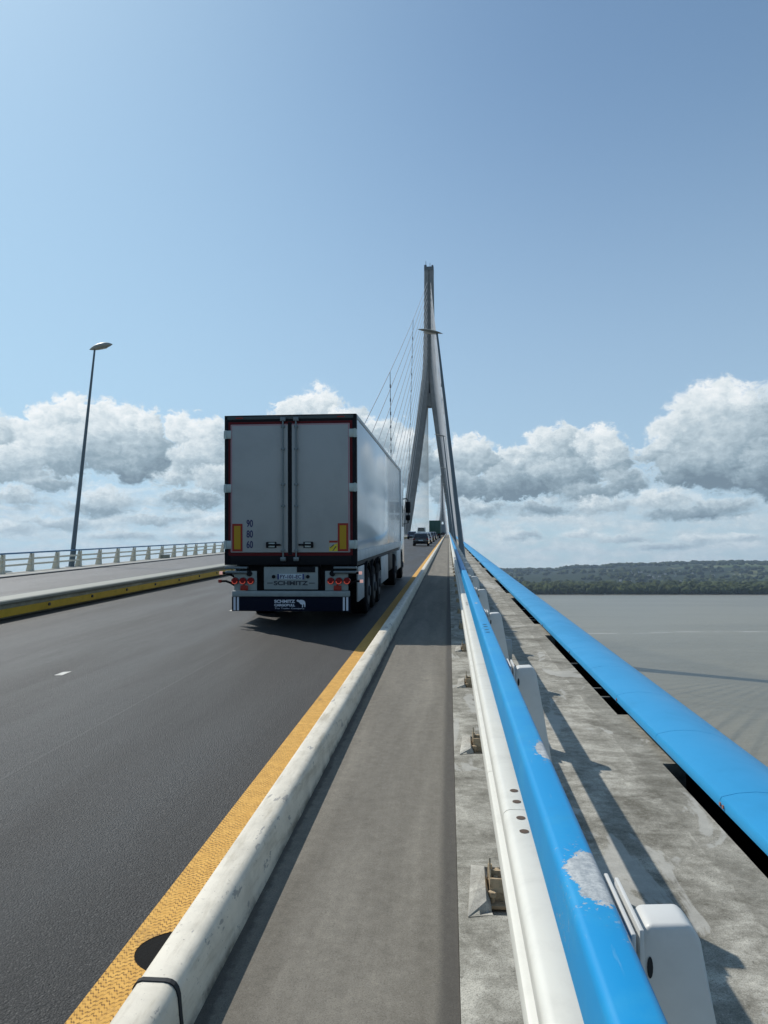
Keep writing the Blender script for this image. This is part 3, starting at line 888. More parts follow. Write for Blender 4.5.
# kerb at the edge of the opposite road, darkened for the shadowed gap there
ok = MB().sweep([(-17.95, -0.21), (-17.95, -0.06), (-18.25, -0.06), (-18.25, -0.21)], YS).done('road_kerb', M['steel_dark'])
struct(ok)
ok = MB().sweep([(-18.27, -0.22), (-18.27, -0.10), (-21.05, -0.20), (-21.05, -0.24)], YS).done('opposite_footway', mat('pale footway concrete', (0.36, 0.35, 0.31), 0.85, grime=0.3, gscale=1.2))
struct(ok)
ub = thing('utility_box', 'small grey cabinet at the foot of the far side guardrail', 'cabinet', (-20.1, 53.4, prof(53.4) - 0.2), (GRADE, 0, 0))
b = MB().box(-0.15, 0.15, -0.55, 0.55, 0.0, 0.26, bevel=0.01); b.done('cabinet_body', M['concrete_wall'], ub)
b = MB().box(-0.18, 0.18, -0.6, 0.6, 0.26, 0.30, bevel=0.006); b.done('lid', M['galv'], ub)

# ---------------------------------------------------------------- street lamps
def make_lamp(side, lean, H, th):
    """side +1: stands on the right edge and leans left"""
    t = thing('street_lamp', 'lamp', 'street lamp')
    s = side
    pts, rad = [], []
    for k in range(9):
        f = k / 8
        pts.append((-s * lean * f, 0, H * f)); rad.append(0.135 * (1 - f) + 0.052 * f)
    b = MB().tube(pts, rad, 14)
    b.tube([(0, 0, 0), (-s * 0.105, 0, 1.0)], [0.16, 0.148], 14)
    b.done('pole', M['lamp_pole'], t)
    b = MB().box(-0.22, 0.22, -0.22, 0.22, -0.02, 0.03, bevel=0.005); b.done('base_plate', M['galv'], t)
    # almond-shaped head
    b = MB()
    n, sg = 12, 14
    rings = []
    cx = -s * (lean + 0.36)
    for i in range(n + 1):
        u = -1 + 2 * i / n
        k = max(0.02, (1 - abs(u) ** 2.2)) ** 0.9
        xx = cx - s * u * 0.68
        zz = H + 0.10 + u * 0.14 + 0.02 * (1 - u * u)
        rings.append([b.bm.verts.new((xx, 0.24 * k * math.cos(2 * math.pi * q / sg), zz + (0.15 if math.sin(2 * math.pi * q / sg) > 0 else 0.10) * th * k * math.sin(2 * math.pi * q / sg))) for q in range(sg)])
    for a, c in zip(rings, rings[1:]):
        for q in range(sg):
            f = b.bm.faces.new((a[q], a[(q + 1) % sg], c[(q + 1) % sg], c[q])); f.smooth = True
    b.bm.faces.new(rings[0]); b.bm.faces.new(rings[-1][::-1])
    hd = b.done('lamp_head', M['lamp_head'], t)
    b = MB()
    b.face([(cx - s * 0.38 * math.cos(a), 0.13 * math.sin(a), H - 0.005 - s * 0 + 0.05 * math.cos(a)) for a in [2 * math.pi * k / 16 for k in range(16)]])
    b.done('diffuser', M['lamp_glass'], hd)
    return t
LY = [41.0 + 45 * k for k in range(9)]
lab_l = 'slate blue street lamp leaning inward beyond the opposite guardrail, left of the truck'
lab_r = ['nearest street lamp rising behind the blue rail, its head crossing the pylon mast', 'second street lamp on the river side, head level with the pylon legs', 'third street lamp on the river side, lower down in front of the right pylon leg', 'fourth street lamp on the river side, just under the third lamp head']
l0 = make_lamp(-1, 0.95, 12.30, 1.4); r0 = make_lamp(1, 1.29, 12.20, 0.4)
for k, y in enumerate(LY):
    c = l0 if k == 0 else copy_tree(l0)
    c.location = (-20.80, y + 0.1, prof(y + 0.1) - 0.2)
    tag(c, lab_l if k == 0 else 'distant slate blue street lamp in the left row, hidden or half hidden behind the truck', group='street lamps along the bridge')
    c = r0 if k == 0 else copy_tree(r0)
    c.location = (0.76 if k == 0 else 0.80, y - 1.0, prof(y - 1.0) + 0.004)
    tag(c, lab_r[k] if k < 4 else 'far street lamp on the river side lost among the cables near the pylon', group='street lamps along the bridge')

# ---------------------------------------------------------------- pylons and stay cables
XC = -9.35
def half_offset(z):
    """distance of a leg's centre line from the bridge axis at height z above sea datum used here"""
    tb = [(-38, 20.5), (0, 16.4), (23, 13.2), (57, 8.0), (90, 3.6), (101, 2.35), (110, 1.72), (131, 1.25), (145, 1.15), (168, 1.1)]
    for (a, u), (c, v) in zip(tb, tb[1:]):
        if z <= c:
            f = (z - a) / (c - a)
            return u + (v - u) * f
    return tb[-1][1]
def make_pylon(yc, label, sgn):
    t = thing('bridge_pylon', label, 'bridge pylon', (XC, yc, 0))
    zt = 166.5
    for s in (-1, 1):
        b = MB()
        rings = []
        zs = [-38, -20, 0, 12, 23, 35, 46, 57, 68, 79, 90, 96, 101, 106, 110]
        for z in zs:
            c = s * half_offset(z); w = 2.45 + (0.5 if z < 20 else 0) - max(0, (z - 90)) * 0.028; dp = 3.6
            cyy = 0.0
            ch = 0.7
            pr = [(-w + ch, -dp), (w - ch, -dp), (w, -dp + ch), (w, dp - ch), (w - ch, dp), (-w + ch, dp), (-w, dp - ch), (-w, -dp + ch)]
            rings.append([b.bm.verts.new((c + x, y, z)) for x, y in pr])
        for a, c in zip(rings, rings[1:]):
            for i in range(8):
                b.bm.faces.new((a[i], a[(i + 1) % 8], c[(i + 1) % 8], c[i]))
        b.bm.faces.new(rings[0]); b.bm.faces.new(rings[-1])
        b.done('leg', M['pylon'], t)
    b = MB()
    rings = []
    for z in (110.01, 118, 125, 131, 140, 150, 160, 163.5):
        w = half_offset(z) + 1.75 - (z - 110) * 0.007; dp = 3.3
        ch = 0.6
        pr = [(-w + ch, -dp), (-0.35, -dp), (-0.35, -dp + 0.5), (0.35, -dp + 0.5), (0.35, -dp), (w - ch, -dp), (w, -dp + ch), (w, dp - ch), (w - ch, dp), (-w + ch, dp), (-w, dp - ch), (-w, -dp + ch)]
        rings.append([b.bm.verts.new((x, y, z)) for x, y in pr])
    for a, c in zip(rings, rings[1:]):
        for i in range(12):
            b.bm.faces.new((a[i], a[(i + 1) % 12], c[(i + 1) % 12], c[i]))
    b.bm.faces.new(rings[0]); b.bm.faces.new(rings[-1])
    b.done('mast', M['pylon'], t)
    b = MB().box(-2.55, 2.55, -3.35, 3.35, 163.5, 165.6, bevel=0.2)
    b.box(-2.5, -1.2, -3.1, -1.5, 165.6, 166.6); b.box(1.4, 2.4, -3.1, -1.5, 165.6, 166.4)
    cp = b.done('mast_cap', mat('dark mast cap', (0.10, 0.115, 0.13), 0.6), t)
    b = MB()
    b.tube([(-1.6, -2.0, 166.5), (-1.6, -2.0, 169.0)], 0.12, 8); b.tube([(0.6, -2.0, 165.6), (0.6, -2.0, 168.0)], 0.10, 8)
    b.done('aerial', M['steel_dark'], cp)
    # cross beam below the fork; web above coloured near-black for the fork's shaded void
    b = MB().box(-half_offset(93) + 1.5, half_offset(93) - 1.5, -2.4, 2.4, 90.5, 97.5, bevel=0.1)
    b.done('crossbeam', M['pylon'], t)
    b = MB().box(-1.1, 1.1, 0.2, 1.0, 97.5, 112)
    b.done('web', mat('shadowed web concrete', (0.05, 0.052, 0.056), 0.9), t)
    b = MB().box(-11.0, 11.0, -2.2, 2.2, 14.0, 18.0, bevel=0.1)
    b.done('crossbeam', M['pylon'], t)
    # cables
    XA = 11.45
    def att(k, n):      # fan attachment heights, outermost highest
        return 157.0 - (157.0 - 114.0) * k / (n - 1)
    ends = {}
    for s in (-1, 1):
        anchors = {-1: [yc - sgn * (400 - 108.0) + sgn * 19.65 * k for k in range(14)], 1: [yc + sgn * (415 - 19.0 * k) for k in range(21)]}
        for dirn, ysn in anchors.items():
            for k, ya in enumerate(ysn):
                za = prof(ya) - 0.2
                zb = att(k, len(ysn))
                b = MB()
                p0 = Vector((s * XA, ya - yc, za)); p1 = Vector((s * 0.9, sgn * dirn * 3.0, zb))
                pts = []
                N = 10 if abs(ya - yc) > 120 else 4
                for q in range(N + 1):
                    f = q / N
                    p = p0.lerp(p1, f); p.z -= 4 * f * (1 - f) * (abs(ya - yc) / 400) ** 2 * 7.0
                    pts.append(p)
                b.tube(pts, 0.10 if dirn == -1 else 0.07, 6)
                b.done('stay_cable', M['cable'], t)

                if dirn == -1:
                    ends[(s, k)] = (p0, p1)
    # tie ropes that clip the approach stays together
    for s in (-1, 1):
        for f0, yb in ((0.68, 12.0), (0.39, 116.0)):
            p0, p1 = ends[(s, 0)]
            a = p0.lerp(p1, f0)
            a.z -= 4 * f0 * (1 - f0) * 0.53 * 7
            ybot = -sgn * yb
            c = Vector((s * XA, ybot, prof(yc + ybot)))
            # stay in the inclined plane of the cables
            b = MB().tube([a, c], 0.09, 6)
            for q in range(1, 14):
                m_ = a.lerp(c, q / 14)
                b.tube([m_ + Vector((0, 0, -0.5)), m_ + Vector((0, 0, 0.5))], 0.2, 6)
            b.done('tie_rope', M['cable_tie'], t)
    return t
make_pylon(400.0, 'tall concrete pylon like an upturned Y astride the road ahead, with stay cable fans', 1)
make_pylon(1256.0, 'smaller distant second pylon seen between the legs of the first one', -1)

# piers of the approach, below the deck
for i, y in enumerate((20, 63, 107, 150, 194, 237, 280, 323, 362, 1290, 1340, 1390, 1440, 1500, 1560)):
    t = thing('bridge_pier', 'concrete pier standing in the water under the bridge deck', 'pier', (XC, y, -37), group='piers under the deck')
    hh = prof(y) - 3.0 + 37
    b = MB().box(-4.5, 4.5, -1.5, 1.5, 0, hh, bevel=0.3); b.done('pier_shaft', M['pylon'], t)

# ---------------------------------------------------------------- the articulated truck
P_ = {}
P_['van_white'] = mat('white trailer panel', (0.52, 0.58, 0.62), 0.16, spec=0.7, grime=0.10, gscale=0.8, coat=0.2)
P_['door'] = mat('light grey trailer door', (0.36, 0.39, 0.395), 0.45, spec=0.25, grime=0.2, gscale=1.3)
P_['frame'] = mat('black door frame', (0.008, 0.010, 0.014), 0.55, spec=0.12)
P_['frame_top'] = mat('grey green top rail', (0.06, 0.08, 0.085), 0.5, spec=0.2)
P_['red_tape'] = mat('dark red marking tape', (0.10, 0.008, 0.012), 0.5, spec=0.15)
P_['pink_tape'] = mat('thin pale red edging', (0.36, 0.18, 0.22), 0.5)
P_['reflect_red'] = mat('red reflector border', (0.28, 0.022, 0.014), 0.4, spec=0.3)
P_['reflect_yellow'] = mat('yellow reflector field', (0.42, 0.26, 0.012), 0.4, spec=0.3)
P_['tape_yellow'] = mat('yellow sticker', (0.62, 0.50, 0.03), 0.5)
P_['chrome'] = mat('galvanised rod', (0.13, 0.165, 0.185), 0.35, metal=0.5)
P_['hinge'] = mat('pale hinge', (0.38, 0.46, 0.46), 0.4, metal=0.2)
P_['bumper'] = mat('white painted bumper', (0.25, 0.30, 0.31), 0.5, grime=0.3, gscale=4)
P_['navy'] = mat('navy mud flap rubber', (0.005, 0.008, 0.020), 0.75, spec=0.1)
P_['grey_back'] = mat('grey underrun steel', (0.26, 0.31, 0.31), 0.6, grime=0.4, gscale=4)
P_['tail'] = mat('red tail lamp lens', (0.20, 0.005, 0.008), 0.35, spec=0.2)
P_['tail_ring'] = mat('lit tail lamp ring', (0.7, 0.15, 0.1), 0.3, emit=((1.0, 0.12, 0.06), 0.25))
P_['tyre'] = mat('tyre rubber', (0.006, 0.006, 0.008), 0.85, spec=0.15)
P_['rim'] = mat('dusty wheel rim', (0.05, 0.055, 0.065), 0.6, metal=0.2)
P_['lettering_dark'] = mat('dark lettering', (0.02, 0.03, 0.045), 0.5)
P_['lettering_navy'] = mat('navy lettering', (0.03, 0.035, 0.11), 0.5)
P_['lettering_white'] = mat('white lettering', (0.6, 0.66, 0.75), 0.5)
P_['plate'] = mat('number plate face', (0.45, 0.55, 0.62), 0.4)
P_['plate_blue'] = mat('plate blue band', (0.01, 0.03, 0.16), 0.4)
P_['skirt'] = mat('pale side skirt', (0.44, 0.47, 0.48), 0.45, grime=0.3, gscale=3)
P_['cab'] = mat('white cab paint', (0.62, 0.66, 0.68), 0.25, coat=0.3)
P_['glass'] = mat('dark tinted glass', (0.01, 0.014, 0.018), 0.06, spec=0.8)

YR = 14.52
W2 = 1.275
tk = thing('articulated_truck', 'white refrigerated articulated truck driving away in the near lane with closed rear doors', 'truck',
           (-2.995, YR, prof(YR) - 0.07), (GRADE, 0, 0))
# local frame: x across (-1.275..1.275), y forward from the rear face, z up from the road. sizes read from the photo's scale
ZB, ZT = 1.10, 4.03       # box bottom and top at the rear frame
b = MB().box(-W2 + 0.015, W2 - 0.015, 0.10, 13.6, ZB + 0.16, ZT - 0.01, bevel=0.015)
bx = b.done('cargo_box', P_['van_white'], tk)
b = MB()
b.box(-W2, -W2 + 0.05, 0.10, 13.62, ZT - 0.075, ZT + 0.004, bevel=0.006)
b.box(W2 - 0.05, W2, 0.10, 13.62, ZT - 0.075, ZT + 0.004, bevel=0.006)
b.box(-W2, -W2 + 0.05, 0.10, 13.62, ZB + 0.06, ZB + 0.26, bevel=0.006)
b.box(W2 - 0.05, W2, 0.10, 13.62, ZB + 0.06, ZB + 0.26, bevel=0.006)
b.box(W2 - 0.03, W2 + 0.004, 13.45, 13.62, ZB + 0.26, ZT - 0.08, bevel=0.004)
b.done('trim_rail', P_['skirt'], bx)
b = MB()   # rear frame: two posts, header, sill
b.box(-W2, -W2 + 0.115, 0.0, 0.12, ZB, ZT, bevel=0.008)
b.box(W2 - 0.115, W2, 0.0, 0.12, ZB, ZT, bevel=0.008)
b.box(-W2 + 0.115, W2 - 0.115, 0.0, 0.12, ZT - 0.17, ZT, bevel=0.004)
b.box(-W2 + 0.115, W2 - 0.115, 0.0, 0.12, ZB, ZB + 0.24, bevel=0.004)
fr = b.done('rear_frame', P_['frame'], tk)
b = MB().box(-W2 + 0.06, W2 - 0.06, -0.012, 0.0, ZT - 0.085, ZT - 0.025, bevel=0.002)
b.done('header_strip', P_['frame_top'], fr)
for s in (-1, 1):
    b = MB().box(s * 0.98 - 0.07, s * 0.98 + 0.07, -0.022, -0.012, ZT - 0.066, ZT - 0.044); b.done('marker_light', P_['reflect_red'], fr)
DX = W2 - 0.125
DZ0, DZ1 = ZB + 0.245, ZT - 0.178
b = MB()   # red outline of the door opening
b.box(-DX - 0.045, -DX + 0.015, -0.006, 0.0, DZ0 - 0.06, DZ1 + 0.05); b.box(DX - 0.015, DX + 0.045, -0.006, 0.0, DZ0 - 0.06, DZ1 + 0.05)
b.box(-DX + 0.015, DX - 0.015, -0.006, 0.0, DZ1 - 0.004, DZ1 + 0.045)
b.box(-DX + 0.015, DX - 0.015, -0.006, 0.0, DZ0 - 0.065, DZ0 - 0.004)
b.done('marking_tape', P_['red_tape'], fr)
b = MB().box(-0.038, 0.038, -0.012, 0.085, DZ0 - 0.05, DZ1 + 0.03); b.done('door_seal', P_['frame'], tk)
for s in (-1, 1):
    b = MB()
    x0, x1 = (s * 0.040, s * (DX - 0.004)); x0, x1 = min(x0, x1), max(x0, x1)
    b.box(x0, x1, -0.028, 0.06, DZ0 + 0.0, DZ1 - 0.006, bevel=0.006)
    d = b.done('door', P_['door'], tk)
    b = MB()
    b.box(s * (DX - 0.022) - 0.009, s * (DX - 0.022) + 0.009, -0.031, -0.0285, DZ0 + 0.01, DZ1 - 0.012)
    b.box(min(s * 0.04, s * (DX - 0.03)), max(s * 0.04, s * (DX - 0.03)), -0.031, -0.0285, DZ1 - 0.03, DZ1 - 0.014)
    b.done('edging', P_['pink_tape'], d)
    rx = s * 0.125
    b = MB().tube([(rx, -0.058, DZ0 - 0.16), (rx, -0.058, DZ1 + 0.10)], 0.017, 10)
    for zz in (DZ0 + 0.04, DZ0 + 0.9, DZ0 + 1.32, DZ1 - 0.5, DZ1 - 0.06):
        b.box(rx - 0.035, rx + 0.035, -0.074, -0.028, zz - 0.022, zz + 0.022, bevel=0.003)
    b.box(rx - 0.05, rx + 0.05, -0.075, -0.012, DZ1 + 0.045, DZ1 + 0.12, bevel=0.005)
    b.box(rx - 0.05, rx + 0.05, -0.075, -0.012, DZ0 - 0.17, DZ0 - 0.09, bevel=0.005)
    b.done('locking_rod', P_['chrome'], d)
    b = MB().box(min(s * 0.17, s * 0.45), max(s * 0.17, s * 0.45), -0.072, -0.052, DZ0 + 0.13, DZ0 + 0.165, bevel=0.004)
    b.box(min(s * 0.26, s * 0.44), max(s * 0.26, s * 0.44), -0.045, -0.0285, DZ0 + 0.085, DZ0 + 0.205, bevel=0.006)
    b.box(s * 0.43 - 0.02, s * 0.43 + 0.02, -0.08, -0.03, DZ0 + 0.09, DZ0 + 0.20, bevel=0.004)
    h = b.done('door_handle', P_['frame'], d)
    b = MB().box(min(s * 0.29, s * 0.41), max(s * 0.29, s * 0.41), -0.052, -0.045, DZ0 + 0.10, DZ0 + 0.19)
    b.done('door_latch_plate', P_['hinge'], d)
    for zz in (DZ1 - 0.20, (DZ0 + DZ1) / 2 + 0.0, DZ0 + 0.15):
        b = MB().box(min(s * (DX - 0.02), s * (W2 + 0.006)), max(s * (DX - 0.02), s * (W2 + 0.006)), -0.040, 0.03, zz - 0.08, zz + 0.08, bevel=0.008)
        b.tube([(s * (W2 - 0.03), -0.036, zz - 0.085), (s * (W2 - 0.03), -0.036, zz + 0.085)], 0.018, 10)
        b.done('hinge', P_['hinge'], d)
    # long reflector: red border and yellow field
    xc = s * (DX - 0.135)
    b = MB().box(xc - 0.098, xc + 0.098, -0.034, -0.0288, DZ0 + 0.02, DZ0 + 0.56); rf = b.done('reflector', P_['reflect_red'], d)
    b = MB().box(xc - 0.062, xc + 0.062, -0.0375, -0.0342, DZ0 + 0.062, DZ0 + 0.518); b.done('reflector_field', P_['reflect_yellow'], rf)
    if s == 1:
        xs = xc - 0.098 - 0.085
        b = MB().box(xs - 0.08, xs + 0.08, -0.0315, -0.0288, DZ0 + 0.02, DZ0 + 0.225); wk = b.done('warning_sticker', P_['tape_yellow'], d)
        b = MB().box(xs - 0.08, xs + 0.08, -0.034, -0.0317, DZ0 + 0.185, DZ0 + 0.225); b.done('sticker_band', P_['reflect_red'], wk)
        b = MB()
        b.face([(xs - 0.075, -0.034, DZ0 + 0.10), (xs + 0.01, -0.034, DZ0 + 0.15), (xs + 0.075, -0.034, DZ0 + 0.17), (xs + 0.075, -0.034, DZ0 + 0.183), (xs - 0.075, -0.034, DZ0 + 0.183)])
        b.done('sticker_figure', P_['door'], wk)
        b = MB()
        b.face([(xs - 0.07, -0.0345, DZ0 + 0.085), (xs - 0.055, -0.0345, DZ0 + 0.08), (xs + 0.02, -0.0345, DZ0 + 0.145), (xs + 0.0, -0.0345, DZ0 + 0.15)])
        b.face([(xs - 0.02, -0.0345, DZ0 + 0.03), (xs + 0.0, -0.0345, DZ0 + 0.03), (xs + 0.06, -0.0345, DZ0 + 0.11), (xs + 0.045, -0.0345, DZ0 + 0.12)])
        b.done('sticker_figure', P_['lettering_dark'], wk)
    else:
        for i, n_ in enumerate(('06', '80', '60')):
            o = text_mesh('speed_number', n_, 0.15, P_['lettering_navy'], d, (-0.775, -0.030, DZ0 + 0.565 - i * 0.205), width=0.125, height=0.145, bold=0.004)
            if i == 0:
                o.rotation_euler = (0, math.pi, 0)     # 06 turned over reads 90
# understructure seen below the box
b = MB().box(-1.06, 1.06, 0.32, 0.36, 0.45, 1.10)
for s in (-1, 1):
    b.box(s * 0.49 - 0.05, s * 0.49 + 0.05, 0.1, 13.4, 0.66, 1.14)
b.box(-1.2, 1.2, 0.6, 13.4, 1.05, 1.13)
b.box(-0.8, 0.8, 0.45, 8.2, 0.34, 0.62)  # added low box that keeps sun off the road under the trailer
b.done('chassis', P_['frame'], tk)
for s in (-1, 1):   # rubber buffers under the corners
    b = MB()
    for zz in (1.02, 0.935):
        b.box(min(s * 0.83, s * 1.262), max(s * 0.83, s * 1.262), -0.03, 0.10, zz, zz + 0.05, bevel=0.012)
    bf = b.done('dock_buffer', P_['chrome'], tk)
b = MB()
b.box(-0.52, 0.52, 0.05, 0.075, 0.62, 1.06, bevel=0.004)
cp = b.done('plate_carrier', P_['bumper'], tk)
b = MB().box(0.12, 0.47, 0.032, 0.0495, 0.955, 1.06); b.done('control_box', P_['frame'], cp)
b = MB().box(-0.26, 0.26, 0.04, 0.0495, 0.815, 0.925, bevel=0.003)
pl = b.done('number_plate', P_['plate'], tk)
b = MB().box(-0.259, -0.225, 0.0375, 0.0397, 0.817, 0.923); b.box(0.225, 0.259, 0.0375, 0.0397, 0.817, 0.923); b.done('plate_band', P_['plate_blue'], pl)
text_mesh('plate_lettering', 'FY-101-EC', 0.1, P_['lettering_navy'], pl, (0, 0.0375, 0.87), width=0.41, height=0.075, depth=0.001, bold=0.003)
for s in (-1, 1):
    b = MB().disc_x(0, 0, 0, 0.035, 0.02, 12)
    for v in b.bm.verts: v.co = Vector((v.co.y, v.co.x, v.co.z))
    o = b.done('plate_light', P_['frame'], cp); o.location = (s * 0.33, 0.038, 0.87)
text_mesh('maker_lettering', 'SCHMITZ', 0.12, P_['lettering_dark'], cp, (0, 0.047, 0.745), width=0.66, height=0.085, depth=0.002, bold=0.004)
for s in (-1, 1):
    b = MB().box(min(s * 0.35, s * 0.46), max(s * 0.35, s * 0.46), 0.044, 0.0495, 0.738, 0.752)
    b.done('lettering_dash', P_['lettering_dark'], cp)
for s in (-1, 1):   # lamp carriers
    b = MB().box(min(s * 0.66, s * 1.10), max(s * 0.66, s * 1.10), 0.05, 0.07, 0.60, 0.98, bevel=0.004)
    lc = b.done('lamp_carrier', P_['grey_back'], tk)
    b = MB().disc_x(0, 0, 0, 0.055, 0.03, 16)
    for v in b.bm.verts: v.co = Vector((v.co.y, v.co.x, v.co.z))
    o = b.done('air_coupling', P_['frame'], lc); o.location = (s * 0.80, 0.04, 0.93)
    for k in range(3):
        xx = s * (0.72 + 0.155 * k + (0.05 if s > 0 else 0.05))
        b = MB()
        sg = 20
        for r0_, r1_, yy0_, yy1_ in ((0.0, 0.072, -0.02, -0.02),):
            ring = [b.bm.verts.new((xx + 0.064 * math.cos(2 * math.pi * q / sg), 0.0, 0.79 + 0.064 * math.sin(2 * math.pi * q / sg))) for q in range(sg)]
            back_ = [b.bm.verts.new((xx + 0.068 * math.cos(2 * math.pi * q / sg), 0.05, 0.79 + 0.068 * math.sin(2 * math.pi * q / sg))) for q in range(sg)]
            for q in range(sg):
                f = b.bm.faces.new((ring[q], ring[(q + 1) % sg], back_[(q + 1) % sg], back_[q])); f.smooth = True
            b.bm.faces.new(ring); b.bm.faces.new(back_[::-1])
        tl = b.done('tail_light', P_['tail'], tk)
        b = MB()
        pts = []
        for q in range(9):
            a = math.pi + math.pi * q / 8
            pts.append((xx + 0.05 * math.cos(a), -0.006, 0.785 + 0.05 * math.sin(a)))
        b.tube(pts, 0.007, 6); b.done('light_ring', P_['tail_ring'], tl)
    b = MB().box(s * 0.90 - 0.075, s * 0.90 + 0.075, 0.02, 0.045, 0.60, 0.70, bevel=0.01)
    b.face([(s * 0.90 - 0.07, 0.018, 0.62), (s * 0.90 + 0.07, 0.018, 0.62), (s * 0.90, 0.018, 0.74)])
    b.done('reflector_triangle', P_['reflect_red'], tk)
    # stalk marker lamps on rubber arms
    for zz, wx in ((0.945, 1.34), (0.785, 1.36)):
        b = MB().tube([(s * 1.08, 0.08, zz - 0.10), (s * 1.16, 0.05, zz - 0.04), (s * 1.25, 0.02, zz), (s * (wx - 0.02), 0.0, zz)], [0.02, 0.022, 0.022, 0.02], 8)
        ar = b.done('marker_arm', P_['tyre'], tk)
        b = MB().box(min(s * (wx - 0.03), s * (wx + 0.03)), max(s * (wx - 0.03), s * (wx + 0.03)), -0.03, -0.005, zz - 0.03, zz + 0.03, bevel=0.006)
        b.box(min(s * (wx - 0.03), s * (wx + 0.03)), max(s * (wx - 0.03), s * (wx + 0.03)), -0.003, 0.02, zz - 0.03, zz + 0.03, bevel=0.006)
        b.done('marker_lamp', mat('pale marker lamp', (0.75, 0.45, 0.42), 0.3, emit=((1.0, 0.55, 0.45), 0.35)) if s > 0 or zz > 0.9 else P_['reflect_red'], ar)
b = MB().box(-1.13, 1.13, -0.01, 0.10, 0.485, 0.595, bevel=0.015)
b.done('bumper', P_['bumper'], tk)
b = MB().box(-1.14, 1.14, 0.03, 0.045, 0.20, 0.482, bevel=0.004)
mf = b.done('mud_flap', P_['navy'], tk)
for s in (-1, 1):
    b = MB()
    b.box(s * 1.085 - 0.022, s * 1.085 + 0.018, 0.024, 0.029, 0.215, 0.478); b.box(s * 1.02 - 0.02, s * 1.02 + 0.018, 0.024, 0.029, 0.215, 0.478)
    b.done('flap_stripe', P_['lettering_white'], mf)
text_mesh('flap_lettering', 'SCHMITZ', 0.1, P_['lettering_white'], mf, (-0.115, 0.028, 0.392), width=0.40, height=0.062, depth=0.001, bold=0.004)
text_mesh('flap_lettering', 'CARGOBULL', 0.1, P_['lettering_white'], mf, (-0.115, 0.028, 0.318), width=0.40, height=0.05, depth=0.001, bold=0.004)
text_mesh('flap_lettering', 'The Trailer Company.', 0.1, P_['lettering_white'], mf, (-0.02, 0.028, 0.252), width=0.58, height=0.035, depth=0.001)
b = MB()   # charging bull emblem
bull = [(0.11, 0.405), (0.135, 0.43), (0.16, 0.415), (0.20, 0.425), (0.245, 0.415), (0.275, 0.39), (0.285, 0.345), (0.28, 0.28), (0.265, 0.28), (0.262, 0.325), (0.245, 0.345), (0.235, 0.275), (0.218, 0.275), (0.22, 0.33), (0.195, 0.335), (0.17, 0.36), (0.155, 0.38), (0.13, 0.385)]
b.face([(x, 0.0285, z) for x, z in bull]); b.done('flap_emblem', P_['lettering_white'], mf)

def wheel(parent, x, y, r=0.50, w=0.38):
    side = 1 if x > 0 else -1
    b = MB().disc_x(0, 0, 0, r, w, 30, bevel=0.04); o = b.done('wheel', P_['tyre'], parent); o.location = (x, y, r)
    b = MB().disc_x(side * (w / 2 + 0.002), 0, 0, r * 0.58, 0.02, 24)
    b.disc_x(side * (w / 2 + 0.02), 0, 0, r * 0.22, 0.06, 16)
    b.done('rim', P_['rim'], o)
    return o
for s in (-1, 1):
    for yy in (2.35, 3.66, 4.97):
        wheel(tk, s * 1.05, yy)
    for yy, rr_ in ((11.0, 0.52), (14.7, 0.52)):
        wheel(tk, s * 1.04, yy, rr_, 0.4)
    b = MB().box(min(s * 1.20, s * 1.235), max(s * 1.20, s * 1.235), 0.55, 1.62, 0.42, 1.10, bevel=0.01); b.done('side_skirt', P_['skirt'], tk)
    b = MB().box(min(s * 1.20, s * 1.235), max(s * 1.20, s * 1.235), 5.75, 8.0, 0.42, 1.12, bevel=0.01); b.done('side_skirt', P_['skirt'], tk)
    b = MB().box(min(s * 1.12, s * 1.20), max(s * 1.12, s * 1.20), 8.3, 10.2, 0.5, 1.08, bevel=0.02); b.done('pallet_box', P_['frame'], tk)
    b = MB().box(min(s * 0.85, s * 1.24), max(s * 0.85, s * 1.24), 11.9, 13.9, 0.35, 1.05, bevel=0.05); b.done('fuel_tank', P_['skirt'], tk)
    for yy in (2.35, 3.66, 4.97):
        b = MB()
        pts = []
        for q in range(9):
            a = math.pi * (0.12 + 0.76 * q / 8)
            pts.append((yy + 0.6 * math.cos(a), 0.5 + 0.58 * math.sin(a)))
        inner = [(yy + (p[0] - yy) * 0.96, 0.5 + (p[1] - 0.5) * 0.96) for p in pts][::-1]
        b.prism_x(pts + inner, s * 1.05 - 0.2, s * 1.05 + 0.2); b.done('mudguard', P_['frame'], tk)
# tractor cab
b = MB()
b.prism_x([(14.05, 0.95), (14.05, 3.35), (14.6, 3.75), (15.7, 3.72), (16.25, 3.3), (16.42, 1.9), (16.45, 0.45), (15.4, 0.42), (15.3, 1.15), (14.2, 1.15)], -1.22, 1.22, bevel=0.06)
cb = b.done('cab', P_['cab'], tk)
for s in (-1, 1):
    b = MB().prism_x([(15.05, 1.95), (15.05, 2.75), (16.0, 2.75), (16.18, 1.95)], min(s * 1.222, s * 1.235), max(s * 1.222, s * 1.235), bevel=0.004); b.done('side_window', P_['glass'], cb)
    b = MB()
    b.tube([(s * 1.20, 16.1, 3.05), (s * 1.33, 16.2, 3.08), (s * 1.40, 16.2, 3.0), (s * 1.40, 16.2, 2.1), (s * 1.20, 16.1, 2.05)], 0.022, 8)
    mo = b.done('mirror', P_['frame'], cb)
    b = MB().box(min(s * 1.30, s * 1.50), max(s * 1.30, s * 1.50), 16.12, 16.24, 2.50, 2.95, bevel=0.04)
    b.box(min(s * 1.31, s * 1.49), max(s * 1.31, s * 1.49), 16.12, 16.24, 2.20, 2.42, bevel=0.04)
    b.done('mirror_housing', P_['frame'], mo)
b = MB().box(-1.1, 1.1, 16.38, 16.44, 1.95, 3.05, bevel=0.01); b.done('windscreen', P_['glass'], cb)
